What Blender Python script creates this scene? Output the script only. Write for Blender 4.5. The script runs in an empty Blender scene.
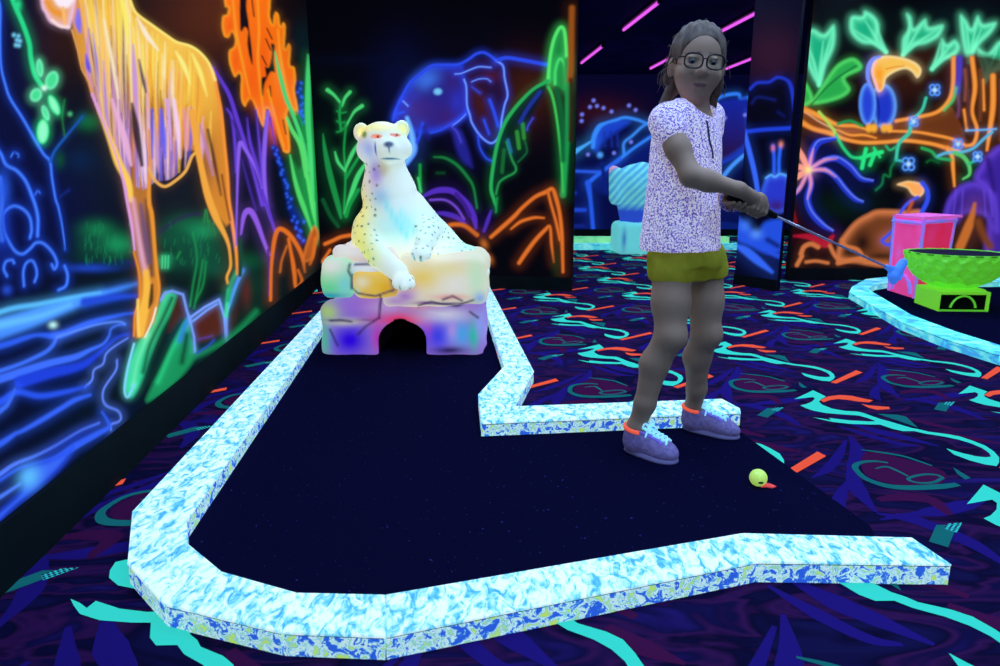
import bpy, math, random
import numpy as np

# ---------------------------------------------------------------- camera, world, lamps, exposure
scene = bpy.context.scene
COL = scene.collection
FPX, HORIZON, CAM_H = 667.0, 188.0, 0.83
PITCH = math.atan((333 - HORIZON) / FPX)
cam_data = bpy.data.cameras.new('camera')
cam = bpy.data.objects.new('camera', cam_data)
COL.objects.link(cam)
cam.location = (0, 0, CAM_H)
cam.rotation_euler = (math.pi / 2 - PITCH, 0, 0)
cam_data.sensor_width = 36.0
cam_data.lens = FPX / 1000 * 36.0
cam_data.clip_start = 0.05
cam_data.dof.use_dof = True
cam_data.dof.focus_distance = 2.0
cam_data.dof.aperture_fstop = 5.6
scene.camera = cam

world = bpy.data.worlds.new('dark_hall')
scene.world = world
world.use_nodes = True
world.node_tree.nodes['Background'].inputs[0].default_value = (0.10, 0.08, 0.55, 1)
world.node_tree.nodes['Background'].inputs[1].default_value = 0.07

scene.view_settings.view_transform = 'Standard'
scene.view_settings.look = 'None'
scene.view_settings.exposure = 0.0
scene.view_settings.gamma = 1.0
scene.view_settings.use_curve_mapping = False

CEIL_Z = 2.70
LAMP_POWER = 15.0
LAMP_COLOR = (0.40, 0.62, 1.0)
# centres of the ceiling tubes: rows run parallel to the long painted wall
LAMP_SPOTS = [(1.285, 9.98), (1.53, 7.85), (2.42, 10.45), (2.69, 8.08), (3.61, 10.5),
              (0.60, 3.9), (1.85, 3.7), (-0.60, 4.1), (0.85, 1.75), (2.10, 1.6), (-0.35, 1.9),  # from here on unseen tubes, added to light the near lane
              (3.10, 3.6), (1.75, 5.75), (3.00, 5.6), (4.2, 5.3), (1.1, -0.4), (-0.2, -0.3), (2.3, -0.5), (1.35, -2.5), (0.1, -2.4), (2.6, -2.6)]  # those behind the camera are added to light the girl's face frontally

# ---------------------------------------------------------------- helpers: coordinates
_cp, _sp = math.cos(PITCH), math.sin(PITCH)


def ray(px, py):
    x = (px - 500.0) / FPX
    y = -(py - 333.0) / FPX
    return np.array((x, _cp + y * _sp, -_sp + y * _cp))


def G(px, py, z=0.0):
    """point of the level z under an image pixel"""
    d = ray(px, py)
    t = (z - CAM_H) / d[2]
    return np.array((d[0] * t, d[1] * t, z))


def P(px, py, Y):
    """point at distance Y along the ray of an image pixel"""
    d = ray(px, py)
    t = Y / d[1]
    return np.array((d[0] * t, Y, CAM_H + d[2] * t))


def lin(c):
    c = np.asarray(c, float) / 255.0
    return np.where(c <= 0.04045, c / 12.92, ((c + 0.055) / 1.055) ** 2.4)


def spline(pts, n=6, closed=False):
    pts = [np.asarray(p, float) for p in pts]
    if len(pts) < 3:
        return np.array(pts)
    out = []
    m = len(pts)
    rng = range(m) if closed else range(m - 1)
    for i in rng:
        if closed:
            p0, p1, p2, p3 = pts[(i - 1) % m], pts[i], pts[(i + 1) % m], pts[(i + 2) % m]
        else:
            p1, p2 = pts[i], pts[i + 1]
            p0 = pts[i - 1] if i > 0 else 2 * p1 - p2
            p3 = pts[i + 2] if i + 2 < m else 2 * p2 - p1
        for k in range(n):
            t = k / n
            out.append(0.5 * ((2 * p1) + (p2 - p0) * t + (2 * p0 - 5 * p1 + 4 * p2 - p3) * t * t
                              + (3 * p1 - p0 - 3 * p2 + p3) * t ** 3))
    if not closed:
        out.append(pts[-1])
    return np.array(out)


# ---------------------------------------------------------------- helpers: objects
def tag(o, label=None, cat=None, group=None, kind=None):
    if label: o['label'] = label
    if cat: o['category'] = cat
    if group: o['group'] = group
    if kind: o['kind'] = kind
    return o


def empty(name, loc=(0, 0, 0)):
    o = bpy.data.objects.new(name, None)
    o.empty_display_size = 0.1
    o.location = tuple(loc)
    COL.objects.link(o)
    return o


def mesh_obj(name, verts, faces, mat, parent=None, smooth=False, colors=None):
    me = bpy.data.meshes.new(name)
    verts = np.asarray(verts, float)
    if parent is not None:
        off = np.zeros(3)
        q = parent
        while q is not None:
            off += np.array(q.location)
            q = q.parent
        verts = verts - off
    if isinstance(faces, np.ndarray) and faces.ndim == 2:
        nf, k = faces.shape
        me.vertices.add(len(verts))
        me.vertices.foreach_set('co', verts.astype(np.float32).ravel())
        me.loops.add(nf * k)
        me.loops.foreach_set('vertex_index', faces.astype(np.int32).ravel())
        me.polygons.add(nf)
        me.polygons.foreach_set('loop_start', np.arange(0, nf * k, k, dtype=np.int32))
        me.polygons.foreach_set('loop_total', np.full(nf, k, dtype=np.int32))
        me.update(calc_edges=True)
    else:
        me.from_pydata([tuple(v) for v in verts], [], [tuple(int(i) for i in f) for f in faces])
    if smooth:
        me.polygons.foreach_set('use_smooth', np.ones(len(me.polygons), dtype=bool))
    if colors is not None:
        a = me.color_attributes.new('Col', 'FLOAT_COLOR', 'POINT')
        rgba = np.ones((len(verts), 4), np.float32)
        rgba[:, :3] = colors
        a.data.foreach_set('color', rgba.ravel())
    mats = mat if isinstance(mat, (list, tuple)) else [mat]
    for m in mats:
        me.materials.append(m)
    o = bpy.data.objects.new(name, me)
    COL.objects.link(o)
    if parent is not None:
        o.parent = parent
    return o


def box_geo(c, h, rz=0.0):
    c = np.asarray(c, float)
    v = []
    ca, sa = math.cos(rz), math.sin(rz)
    for sz in (-1, 1):
        for sx, sy in ((-1, -1), (1, -1), (1, 1), (-1, 1)):
            x, y = sx * h[0], sy * h[1]
            v.append((c[0] + x * ca - y * sa, c[1] + x * sa + y * ca, c[2] + sz * h[2]))
    f = [(3, 2, 1, 0), (4, 5, 6, 7), (0, 1, 5, 4), (1, 2, 6, 5), (2, 3, 7, 6), (3, 0, 4, 7)]
    return v, f


def prism_geo(poly, z0, z1):
    n = len(poly)
    poly = [tuple(p[:2]) for p in poly]
    area = sum(poly[i][0] * poly[(i + 1) % n][1] - poly[(i + 1) % n][0] * poly[i][1] for i in range(n))
    if area < 0:
        poly = poly[::-1]
    v = [(x, y, z0) for x, y in poly] + [(x, y, z1) for x, y in poly]
    f = [tuple(range(n - 1, -1, -1)), tuple(range(n, 2 * n))]
    f += [(i, (i + 1) % n, n + (i + 1) % n, n + i) for i in range(n)]
    return v, f


def join_geo(parts):
    V, F = [], []
    for v, f in parts:
        o = len(V)
        V += [tuple(p) for p in v]
        F += [tuple(i + o for i in q) for q in f]
    return V, F


def tube_geo(pts, radii, n=10, caps=True):
    pts = np.asarray(pts, float)
    m = len(pts)
    radii = np.full(m, radii) if np.isscalar(radii) else np.asarray(radii, float)
    tang = np.gradient(pts, axis=0)
    tang /= np.linalg.norm(tang, axis=1, keepdims=True) + 1e-12
    ref = np.array((0, 0, 1.0)) if abs(tang[0][2]) < 0.9 else np.array((1.0, 0, 0))
    V, F = [], []
    for i in range(m):
        a = np.cross(tang[i], ref); a /= np.linalg.norm(a) + 1e-12
        b = np.cross(a, tang[i])
        ref = b
        for k in range(n):
            t = 2 * math.pi * k / n
            V.append(tuple(pts[i] + radii[i] * (math.cos(t) * a + math.sin(t) * b)))
    for i in range(m - 1):
        for k in range(n):
            F.append((i * n + k, i * n + (k + 1) % n, (i + 1) * n + (k + 1) % n, (i + 1) * n + k))
    if caps:
        F.append(tuple(range(n - 1, -1, -1)))
        F.append(tuple(range((m - 1) * n, m * n)))
    return V, F


# ---------------------------------------------------------------- helpers: materials
def new_mat(name):
    m = bpy.data.materials.new(name)
    m.use_nodes = True
    nt = m.node_tree
    b = nt.nodes['Principled BSDF']
    return m, nt, b


def plain(name, col, emit=0.0, rough=0.7, spec=0.2, metal=0.0, emit_col=None, diff=1.0):
    m, nt, b = new_mat(name)
    c = lin(col)
    b.inputs['Base Color'].default_value = (*(c * diff), 1)
    b.inputs['Roughness'].default_value = rough
    b.inputs['Specular IOR Level'].default_value = spec
    b.inputs['Metallic'].default_value = metal
    if emit:
        e = lin(emit_col) if emit_col is not None else c
        b.inputs['Emission Color'].default_value = (*e, 1)
        b.inputs['Emission Strength'].default_value = emit
    return m


def painted(name, emit, diff=1.0, rough=0.6, spec=0.15):
    """paint colours kept on the surface itself; fluorescent paint glows by itself"""
    m, nt, b = new_mat(name)
    a = nt.nodes.new('ShaderNodeAttribute')
    a.attribute_name = 'Col'
    mx = nt.nodes.new('ShaderNodeVectorMath')
    mx.operation = 'SCALE'
    mx.inputs['Scale'].default_value = diff
    nt.links.new(a.outputs['Color'], mx.inputs[0])
    nt.links.new(mx.outputs[0], b.inputs['Base Color'])
    nt.links.new(a.outputs['Color'], b.inputs['Emission Color'])
    b.inputs['Emission Strength'].default_value = emit
    b.inputs['Roughness'].default_value = rough
    b.inputs['Specular IOR Level'].default_value = spec
    return m


def noise_mat(name, stops, scale=(30, 30, 30), detail=4.0, distort=0.0, emit=0.0, rough=0.7,
              spec=0.15, bump=0.0, interp='LINEAR', diff=1.0, nrough=0.5):
    m, nt, b = new_mat(name)
    tc = nt.nodes.new('ShaderNodeTexCoord')
    mp = nt.nodes.new('ShaderNodeMapping')
    mp.inputs['Scale'].default_value = scale
    nz = nt.nodes.new('ShaderNodeTexNoise')
    nz.inputs['Scale'].default_value = 1.0
    nz.inputs['Detail'].default_value = detail
    nz.inputs['Roughness'].default_value = nrough
    nz.inputs['Distortion'].default_value = distort
    rp = nt.nodes.new('ShaderNodeValToRGB')
    rp.color_ramp.interpolation = interp
    el = rp.color_ramp.elements
    while len(el) < len(stops):
        el.new(0.5)
    for e, (p, c) in zip(el, stops):
        e.position = p
        e.color = (*lin(c), 1)
    nt.links.new(tc.outputs['Object'], mp.inputs['Vector'])
    nt.links.new(mp.outputs['Vector'], nz.inputs['Vector'])
    nt.links.new(nz.outputs['Fac'], rp.inputs['Fac'])
    sc = nt.nodes.new('ShaderNodeVectorMath')
    sc.operation = 'SCALE'
    sc.inputs['Scale'].default_value = diff
    nt.links.new(rp.outputs['Color'], sc.inputs[0])
    nt.links.new(sc.outputs[0], b.inputs['Base Color'])
    if emit:
        nt.links.new(rp.outputs['Color'], b.inputs['Emission Color'])
        b.inputs['Emission Strength'].default_value = emit
    b.inputs['Roughness'].default_value = rough
    b.inputs['Specular IOR Level'].default_value = spec
    if bump:
        bp = nt.nodes.new('ShaderNodeBump')
        bp.inputs['Strength'].default_value = bump
        bp.inputs['Distance'].default_value = 0.004
        nt.links.new(nz.outputs['Fac'], bp.inputs['Height'])
        nt.links.new(bp.outputs['Normal'], b.inputs['Normal'])
    return m


# ---------------------------------------------------------------- helpers: blended solids (distance field -> mesh)
def rot_basis(d, up=(0, 0, 1)):
    """rows: side, forward d, up"""
    d = np.asarray(d, float); d = d / np.linalg.norm(d)
    s = np.cross(d, up); s /= np.linalg.norm(s)
    u = np.cross(s, d)
    return np.array((s, d, u))


def sd_prim(pr, X):
    t = pr[0]
    if t == 's':
        return np.linalg.norm(X - pr[1], axis=-1) - pr[2]
    if t == 'c':
        a, b, ra, rb = pr[1], pr[2], pr[3], pr[4]
        ab = b - a
        L = max(ab @ ab, 1e-9)
        h = np.clip(((X - a) @ ab) / L, 0, 1)
        return np.linalg.norm(X - a - h[..., None] * ab, axis=-1) - (ra + (rb - ra) * h)
    if t == 'e':
        c, r = pr[1], np.asarray(pr[2], float)
        Q = X - c
        if len(pr) > 3 and pr[3] is not None:
            Q = Q @ pr[3].T
        k0 = np.linalg.norm(Q / r, axis=-1)
        k1 = np.linalg.norm(Q / (r * r), axis=-1) + 1e-9
        return k0 * (k0 - 1) / k1
    if t == 'b':
        c, h, rd = pr[1], np.asarray(pr[2], float), pr[3]
        Q = X - c
        if len(pr) > 4 and pr[4] is not None:
            Q = Q @ pr[4].T
        q = np.abs(Q) - (h - rd)
        return np.linalg.norm(np.maximum(q, 0), axis=-1) + np.minimum(q.max(-1), 0) - rd
    if t == 'l':     # loft of ellipses: zs, cx, cy, a, b, basis
        zs, cx, cy, A, B, R = pr[1:7]
        z = X[..., 2]
        zc = np.clip(z, zs[0], zs[-1])
        dx = X[..., 0] - np.interp(zc, zs, cx)
        dy = X[..., 1] - np.interp(zc, zs, cy)
        u = dx * R[0][0] + dy * R[0][1]
        v = dx * R[1][0] + dy * R[1][1]
        a, b = np.interp(zc, zs, A), np.interp(zc, zs, B)
        k0 = np.sqrt((u / a) ** 2 + (v / b) ** 2)
        k1 = np.sqrt((u / a ** 2) ** 2 + (v / b ** 2) ** 2) + 1e-9
        d = np.where(k0 > 0.05, k0 * (k0 - 1) / k1, -np.minimum(a, b))
        return np.maximum(d, np.maximum(zs[0] - z, z - zs[-1]))
    if t == 'f':
        return pr[1](X)
    raise ValueError(t)


def bounds(pr):
    t = pr[0]
    if t == 's':
        return pr[1] - pr[2], pr[1] + pr[2]
    if t == 'c':
        r = max(pr[3], pr[4])
        return np.minimum(pr[1], pr[2]) - r, np.maximum(pr[1], pr[2]) + r
    if t == 'e':
        r = max(pr[2]) if len(pr) > 3 and pr[3] is not None else np.asarray(pr[2])
        return pr[1] - r, pr[1] + r
    if t == 'b':
        r = np.linalg.norm(pr[2]) if len(pr) > 4 and pr[4] is not None else np.asarray(pr[2])
        return pr[1] - r, pr[1] + r
    if t == 'l':
        r = max(max(pr[4]), max(pr[5]))
        return (np.array((min(pr[2]) - r, min(pr[3]) - r, pr[1][0])),
                np.array((max(pr[2]) + r, max(pr[3]) + r, pr[1][-1])))
    return None


def blend(prims, voxel, k=0.02, warp=None):
    """prims: (op, k, prim) with op '+', '-' or '&'; returns verts, quad faces"""
    lo = np.full(3, 1e9); hi = -lo
    for op, kk, pr in prims:
        if op == '+':
            a, b = bounds(pr)
            lo = np.minimum(lo, a); hi = np.maximum(hi, b)
    lo = lo - 3 * voxel - 0.012; hi = hi + 3 * voxel + 0.012
    n = np.ceil((hi - lo) / voxel).astype(int) + 1
    ax = [lo[i] + voxel * np.arange(n[i]) for i in range(3)]
    D = np.full(n, 0.06, np.float32)
    for op, kk, pr in prims:
        kk = k if kk is None else kk
        bb = bounds(pr)
        if bb is None:
            sl = (slice(None),) * 3
        else:
            m = max(kk, 0.0) + 3 * voxel + 0.01
            i0 = np.clip(np.floor((bb[0] - m - lo) / voxel).astype(int), 0, n - 1)
            i1 = np.clip(np.ceil((bb[1] + m - lo) / voxel).astype(int) + 1, 1, n)
            sl = tuple(slice(a, b) for a, b in zip(i0, i1))
        X = np.stack(np.meshgrid(ax[0][sl[0]], ax[1][sl[1]], ax[2][sl[2]], indexing='ij'), -1)
        if warp is not None and pr[0] != 'f':
            X = X + warp(X)
        d = sd_prim(pr, X)
        S = D[sl]
        if op == '+':
            if kk > 0:
                h = np.clip(0.5 + 0.5 * (S - d) / kk, 0, 1)
                D[sl] = S * (1 - h) + d * h - kk * h * (1 - h)
            else:
                D[sl] = np.minimum(S, d)
        elif op == '-':
            if kk > 0:
                h = np.clip(0.5 - 0.5 * (S + d) / kk, 0, 1)
                D[sl] = S * (1 - h) - d * h + kk * h * (1 - h)
            else:
                D[sl] = np.maximum(S, -d)
        else:
            D[sl] = np.maximum(S, d)
    return nets(D, lo, voxel)


def nets(D, lo, h):
    D = np.where(np.abs(D) < 1e-7, 1e-7, D)
    S = D < 0
    n = np.array(D.shape)
    c = [(i, j, k) for i in (0, 1) for j in (0, 1) for k in (0, 1)]

    def cor(A, q):
        return A[q[0]:n[0] - 1 + q[0], q[1]:n[1] - 1 + q[1], q[2]:n[2] - 1 + q[2]]
    cnt = sum(cor(S, q).astype(np.int8) for q in c)
    act = (cnt > 0) & (cnt < 8)
    I, J, K = np.nonzero(act)
    idx = np.full(act.shape, -1, np.int64)
    idx[I, J, K] = np.arange(len(I))
    pos = np.zeros((len(I), 3)); num = np.zeros(len(I))
    for a in c:
        for axis in range(3):
            if a[axis]:
                continue
            b = list(a); b[axis] = 1
            fa = D[I + a[0], J + a[1], K + a[2]]
            fb = D[I + b[0], J + b[1], K + b[2]]
            m = (fa < 0) != (fb < 0)
            t = np.where(m, fa / np.where(m, fa - fb, 1), 0)
            p = np.array(a, float)[None, :].repeat(len(I), 0)
            p[:, axis] += t
            pos += p * m[:, None]; num += m
    V = lo + h * (np.stack((I, J, K), -1) + pos / num[:, None])
    F = []
    for axis in range(3):
        o1, o2 = (axis + 1) % 3, (axis + 2) % 3
        A = np.take(S, np.arange(n[axis] - 1), axis); B = np.take(S, np.arange(1, n[axis]), axis)
        e = np.argwhere(A != B)
        e = e[(e[:, o1] > 0) & (e[:, o2] > 0) & (e[:, o1] < n[o1] - 1) & (e[:, o2] < n[o2] - 1)]
        if not len(e):
            continue
        u = np.zeros(3, int); u[o1] = 1
        w = np.zeros(3, int); w[o2] = 1
        q = [e - u - w, e - w, e, e - u]
        ids = np.stack([idx[x[:, 0], x[:, 1], x[:, 2]] for x in q], -1)
        flip = ~S[e[:, 0], e[:, 1], e[:, 2]]
        ids[flip] = ids[flip][:, ::-1]
        F.append(ids)
    F = np.concatenate(F)
    F = F[(F >= 0).all(1)]
    return V, F


# ---------------------------------------------------------------- the painted walls
class Mural:
    """A wall face as a fine grid of vertices that carries airbrushed fluorescent paint.
    Strokes are drawn and measured in image pixels of the camera view and land at fixed places of the wall."""

    def __init__(self, A, B, us, zs):
        self.A, self.B = np.array(A, float), np.array(B, float)
        self.L = np.linalg.norm(self.B - self.A)
        self.D = (self.B - self.A) / self.L
        self.us, self.zs = np.asarray(us, float), np.asarray(zs, float)
        U, Z = np.meshgrid(self.us, self.zs)
        self.shape = U.shape
        X = self.A[0] + U * self.D[0]
        Y = self.A[1] + U * self.D[1]
        self.co = np.stack((X, Y, Z), -1).reshape(-1, 3)
        x, y, z = X.ravel(), Y.ravel(), Z.ravel() - CAM_H
        f = y * _cp - z * _sp
        v = y * _sp + z * _cp
        ok = f > 0.3          # the plain stretch of wall before the painting starts
        g = np.where(ok, f, 1.0)
        self.sx = np.where(ok, 500 + FPX * x / g, -1e5)  # wall vertices projected to image pixels, where strokes are measured
        self.sy = np.where(ok, 333 - FPX * v / g, -1e5)
        self.C = np.zeros((len(x), 3))

    def base(self, col):
        self.C[:] = lin(col)

    def pick(self, pts, m):
        a, b = pts.min(0) - m, pts.max(0) + m
        return np.nonzero((self.sx > a[0]) & (self.sx < b[0]) & (self.sy > a[1]) & (self.sy < b[1]))[0]

    def dist(self, pts, w, ids):
        x, y = self.sx[ids], self.sy[ids]
        best = np.full(len(ids), 1e9); wid = np.ones(len(ids)); raw = best.copy()
        for i in range(len(pts) - 1):
            a, b = pts[i], pts[i + 1]
            d = b - a
            L = max(d @ d, 1e-9)
            t = np.clip(((x - a[0]) * d[0] + (y - a[1]) * d[1]) / L, 0, 1)
            r = np.hypot(x - a[0] - t * d[0], y - a[1] - t * d[1])
            ww = w[i] + (w[i + 1] - w[i]) * t
            e = r - ww / 2
            m = e < best
            best[m] = e[m]; wid[m] = ww[m]; raw[m] = r[m]
        return best, wid, raw

    def stroke(self, pts, col, w=3.0, soft=1.0, a=1.0, halo=0.22, hw=None, smooth=True, core=None):
        """w: width or list of widths along the stroke; core: brighter middle colour"""
        pts = np.array(pts, float)
        ws = np.interp(np.linspace(0, 1, len(pts)), np.linspace(0, 1, np.size(w)), np.atleast_1d(w).astype(float))
        if smooth and len(pts) > 2:
            q = spline(np.c_[pts, ws], 5)
            pts, ws = q[:, :2], np.maximum(q[:, 2], 0.3)
        hw = (hw or 1.5 * ws.max() + 2.2) * 0.9
        halo = halo * 0.5
        ids = self.pick(pts, ws.max() / 2 + soft + 2.2 * hw)
        if not len(ids):
            return
        e, wid, raw = self.dist(pts, ws, ids)
        c = lin(col)
        al = a * np.clip(0.5 - e / (2 * soft), 0, 1)
        al = al * al * (3 - 2 * al)
        if halo:
            g = halo * a * np.exp(-(np.maximum(e, 0) / hw) ** 2 * 2.2)
            self.C[ids] += (c * 0.8) * (g * (1 - al))[:, None]
        cc = c[None, :].repeat(len(ids), 0)
        if core is not None:
            k = np.exp(-(raw / np.maximum(wid * 0.32, 0.5)) ** 2)[:, None]
            cc = cc * (1 - k) + lin(core) * k
        self.C[ids] = self.C[ids] * (1 - al)[:, None] + cc * al[:, None]

    def inside(self, poly):
        ins = np.zeros(len(self.sx), bool)
        for i in range(len(poly)):
            (x0, y0), (x1, y1) = poly[i - 1], poly[i]
            if y0 != y1:
                ins ^= ((y0 > self.sy) != (y1 > self.sy)) & (self.sx < (x1 - x0) * (self.sy - y0) / (y1 - y0) + x0)
        return ins

    def blob(self, x, y, rx, ry, col, a=1.0, rot=0.0, p=2.0, add=False, mask=None):
        m = 2.2 * max(rx, ry)
        ids = self.pick(np.array([(x, y)]), m)
        if not len(ids):
            return
        dx, dy = self.sx[ids] - x, self.sy[ids] - y
        ca, sa = math.cos(rot), math.sin(rot)
        d = np.hypot((dx * ca + dy * sa) / rx, (-dx * sa + dy * ca) / ry)
        al = (a * np.exp(-d ** p))[:, None]
        if mask is not None:
            al = al * mask[ids][:, None]
        if add:
            self.C[ids] += lin(col) * al
        else:
            self.C[ids] = self.C[ids] * (1 - al) + lin(col) * al

    def fill(self, poly, col, soft=1.2, a=1.0, smooth=True, edge=None, ew=3.0, col2=None, halo=0.0, n=5):
        """edge: colour along the rim, ew: how far it reaches in; col2: colour at the lower end"""
        poly = np.array(poly, float)
        if smooth:
            poly = spline(poly, n, True)
        hw = 6.0
        ids = self.pick(poly, soft + (2 * hw if halo else 1))
        if not len(ids):
            return
        cl = np.vstack((poly, poly[:1]))
        e, _, _ = self.dist(cl, np.zeros(len(cl)), ids)
        x, y = self.sx[ids], self.sy[ids]
        ins = np.zeros(len(ids), bool)
        for i in range(len(poly)):
            x0, y0 = cl[i]; x1, y1 = cl[i + 1]
            if y0 == y1:
                continue
            c = ((y0 > y) != (y1 > y)) & (x < (x1 - x0) * (y - y0) / (y1 - y0) + x0)
            ins ^= c
        sd = np.where(ins, -e, e)
        al = a * np.clip(0.5 - sd / (2 * soft), 0, 1)
        c = lin(col)[None, :].repeat(len(ids), 0)
        if col2 is not None:
            t = np.clip((y - poly[:, 1].min()) / np.ptp(poly[:, 1]), 0, 1)[:, None]
            c = c * (1 - t) + lin(col2) * t
        if edge is not None:
            k = np.exp(-(np.maximum(-sd, 0) / ew) ** 2)[:, None]
            c = c * (1 - k) + lin(edge) * k
        if halo:
            g = 0.5 * halo * np.exp(-(np.maximum(sd, 0) / hw) ** 2 * 2)
            self.C[ids] += c * (g * (1 - al))[:, None]
        self.C[ids] = self.C[ids] * (1 - al)[:, None] + c * al[:, None]

    def build(self, name, mat, back, thick=0.08):
        """front grid plus the wall's thickness behind it"""
        nz, nu = self.shape
        i = np.arange(nz * nu).reshape(nz, nu)
        F = np.stack((i[:-1, :-1], i[:-1, 1:], i[1:, 1:], i[1:, :-1]), -1).reshape(-1, 4)
        n = np.array((-self.D[1], self.D[0], 0.0)) * thick * back
        ring = [i[0, 0], i[0, -1], i[-1, -1], i[-1, 0]]
        V = np.vstack((self.co, self.co[ring] + n))
        o = nz * nu
        S = [(ring[k], ring[(k + 1) % 4], o + (k + 1) % 4, o + k) for k in range(4)] + [(o, o + 1, o + 2, o + 3)]
        F = np.vstack((F, np.array(S)))
        C = np.vstack((np.clip(self.C, 0, 1.2), np.zeros((4, 3))))
        ob = mesh_obj(name, V, F, mat, colors=C)
        return tag(ob, kind='structure')


M_MURAL = painted('fluorescent mural paint', emit=0.95, diff=0.05, rough=0.8, spec=0.05)
rnd = random.Random(7)

# ------------------------------------------------------------ wall_left: big cat, river, coral, grasses
LW = lambda y: (-1.051 - 0.1156 * (y - 1.255), y)
y0, y1 = -1.3, 5.95
A, B = np.array(LW(y0)), np.array(LW(y1))
L = np.linalg.norm(B - A)
ys = np.concatenate((np.linspace(y0, 0.42, 10, endpoint=False), np.linspace(0.42, 1.2, 40, endpoint=False),
                     1.0 / np.linspace(1 / 1.2, 1 / y1, 360)))
us = (ys - y0) / (y1 - y0) * L
m = Mural(A, B, us, np.concatenate((np.linspace(0.0, 0.14, 3, endpoint=False), np.linspace(0.14, CEIL_Z, 700))))
m.base((7, 9, 16))
S, Fl, Bl = m.stroke, m.fill, m.blob
# ground tones
Bl(195, 20, 60, 45, (70, 30, 14), 0.9)
Bl(215, 10, 30, 40, (84, 36, 12), 0.8)
Bl(60, 40, 45, 45, (46, 22, 12), 0.9)
Bl(10, 60, 30, 90, (8, 14, 60), 0.8)
Bl(100, 160, 55, 60, (14, 24, 32), 0.9)
Bl(180, 210, 45, 50, (20, 26, 36), 0.9)
Bl(40, 210, 60, 80, (6, 12, 70), 0.75)
Bl(60, 400, 140, 120, (4, 14, 46), 0.9)
Bl(160, 300, 70, 45, (6, 32, 30), 0.8)
Bl(110, 380, 50, 60, (4, 22, 26), 0.7)
Bl(265, 270, 50, 50, (10, 26, 28), 0.8)
Bl(-40, 250, 60, 160, (8, 14, 80), 0.7)
# green bushes
for x, y, rx, ry, c, al in ((97, 230, 15, 9, (20, 130, 80), .8), (117, 245, 17, 11, (22, 150, 92), .9),
                            (90, 245, 13, 11, (10, 80, 60), .8), (100, 258, 26, 8, (8, 60, 50), .7),
                            (190, 228, 22, 12, (16, 110, 70), .8), (203, 232, 14, 9, (26, 150, 95), .8),
                            (175, 240, 20, 12, (12, 84, 60), .8), (165, 261, 8, 6, (40, 180, 110), .9),
                            (185, 262, 26, 10, (10, 74, 56), .7), (215, 268, 14, 10, (12, 84, 62), .7),
                            (205, 250, 20, 12, (14, 92, 66), .7), (248, 262, 16, 9, (10, 80, 50), .8),
                            (252, 285, 20, 16, (8, 60, 44), .6), (88, 122, 11, 8, (12, 110, 60), .8),
                            (60, 160, 5, 8, (10, 90, 40), .6), (80, 160, 14, 12, (6, 40, 84), .5)):
    Bl(x, y, rx, ry, c, al)
for i in range(70):
    x = rnd.choice((rnd.uniform(84, 132), rnd.uniform(158, 222)))
    y = rnd.uniform(224, 266)
    S([(x, y), (x + rnd.uniform(-2, 2), y - rnd.uniform(4, 9))], (34, 160, 100), 1.2, 0.9, 0.4, 0)
for x in (162, 165, 168):
    S([(x, 268), (x + .5, 256)], (70, 220, 150), 1.6, 0.8, 0.8)
Bl(90, 268, 24, 4, (30, 70, 200), 0.8)
Bl(130, 263, 16, 4, (14, 40, 110), 0.6)
S([(160, 232), (175, 221), (190, 215), (200, 214)], (44, 26, 84), 4, 2, 0.6)
for q in ([(193, 232), (197, 258), (193, 285), (190, 306)], [(203, 260), (199, 284), (194, 308)],
          [(206, 262), (203, 285), (196, 300)], [(204, 222), (206, 210), (208, 222)], [(177, 258), (180, 252)]):
    S(q, (24, 140, 76), 2.2, 1.2, 0.8)
# blue creeper and rocks
BL, BL2 = (36, 84, 240), (70, 130, 255)
S([(-30, -20), (-6, -4), (0, 6), (0, 36), (1, 66), (6, 87), (10.5, 99), (22.5, 118), (34.5, 139), (43.6, 154), (50, 161.6), (52, 178),
   (55.6, 199), (58, 206), (61, 219.5), (64, 239), (65, 250)], BL, [3, 3, 3, 3.4, 3, 2.5, 1.5], 1.3, 1, .35, 7, core=BL2)
S([(50, 161.6), (55.6, 149.6), (67.6, 134.6), (82.6, 116.5)], (28, 90, 190), [3.2, 2], 1.4, .9, .3)
S([(58.6, 197.6), (69, 190)], (20, 40, 130), 3, 1.5, .7)
S([(64.6, 100), (62.3, 116.5), (64.6, 136)], (30, 110, 60), 1.6)
Bl(70, 114, 2.2, 2.2, (80, 190, 130))
for q, w in (([(-30, 130), (-12, 140), (0, 152.6), (6, 164.6), (16.6, 170.6), (25.6, 181), (32, 196), (36, 208), (38, 219.6), (37.6, 236)], 4),
             ([(30, 238), (31.6, 230), (30, 218), (24, 209.8), (15, 206), (7.5, 209), (3, 216), (4, 230), (8, 240), (15, 251), (22.6, 254),
               (30, 248.8), (36, 242.8), (43.6, 243.6), (52.6, 252.6), (57, 263), (54.5, 269), (51.8, 264.6)], 3.6),
             ([(7, 276), (3.8, 269), (6, 261.6), (12, 260), (14, 263)], 3.4),
             ([(24, 286), (23.3, 272), (26.3, 263), (32.3, 260.8), (36, 267.6), (36.8, 275), (34.6, 281.8)], 3.2),
             ([(64.6, 266), (67.6, 275), (66, 285.6), (58.6, 290)], 3.6),
             ([(11, 157), (13.5, 152.5), (18, 154), (18.5, 157)], 1.8),
             ([(35, 194.6), (37.5, 190.8), (40, 193)], 1.8),
             ([(-40, 210), (-20, 190), (-8, 205), (-10, 250), (-30, 270)], 4),
             ([(0, 178), (2, 200), (0, 222), (2, 240)], 6)):
    S(q, BL, w, 1.5, 1, .35, 8, core=BL2)
Bl(3, 190, 7, 18, (40, 90, 230), .8)
Bl(7, 290, 5, 5, (40, 80, 220), .8)
Bl(2, 232, 9, 26, (26, 60, 200), .5)
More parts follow.
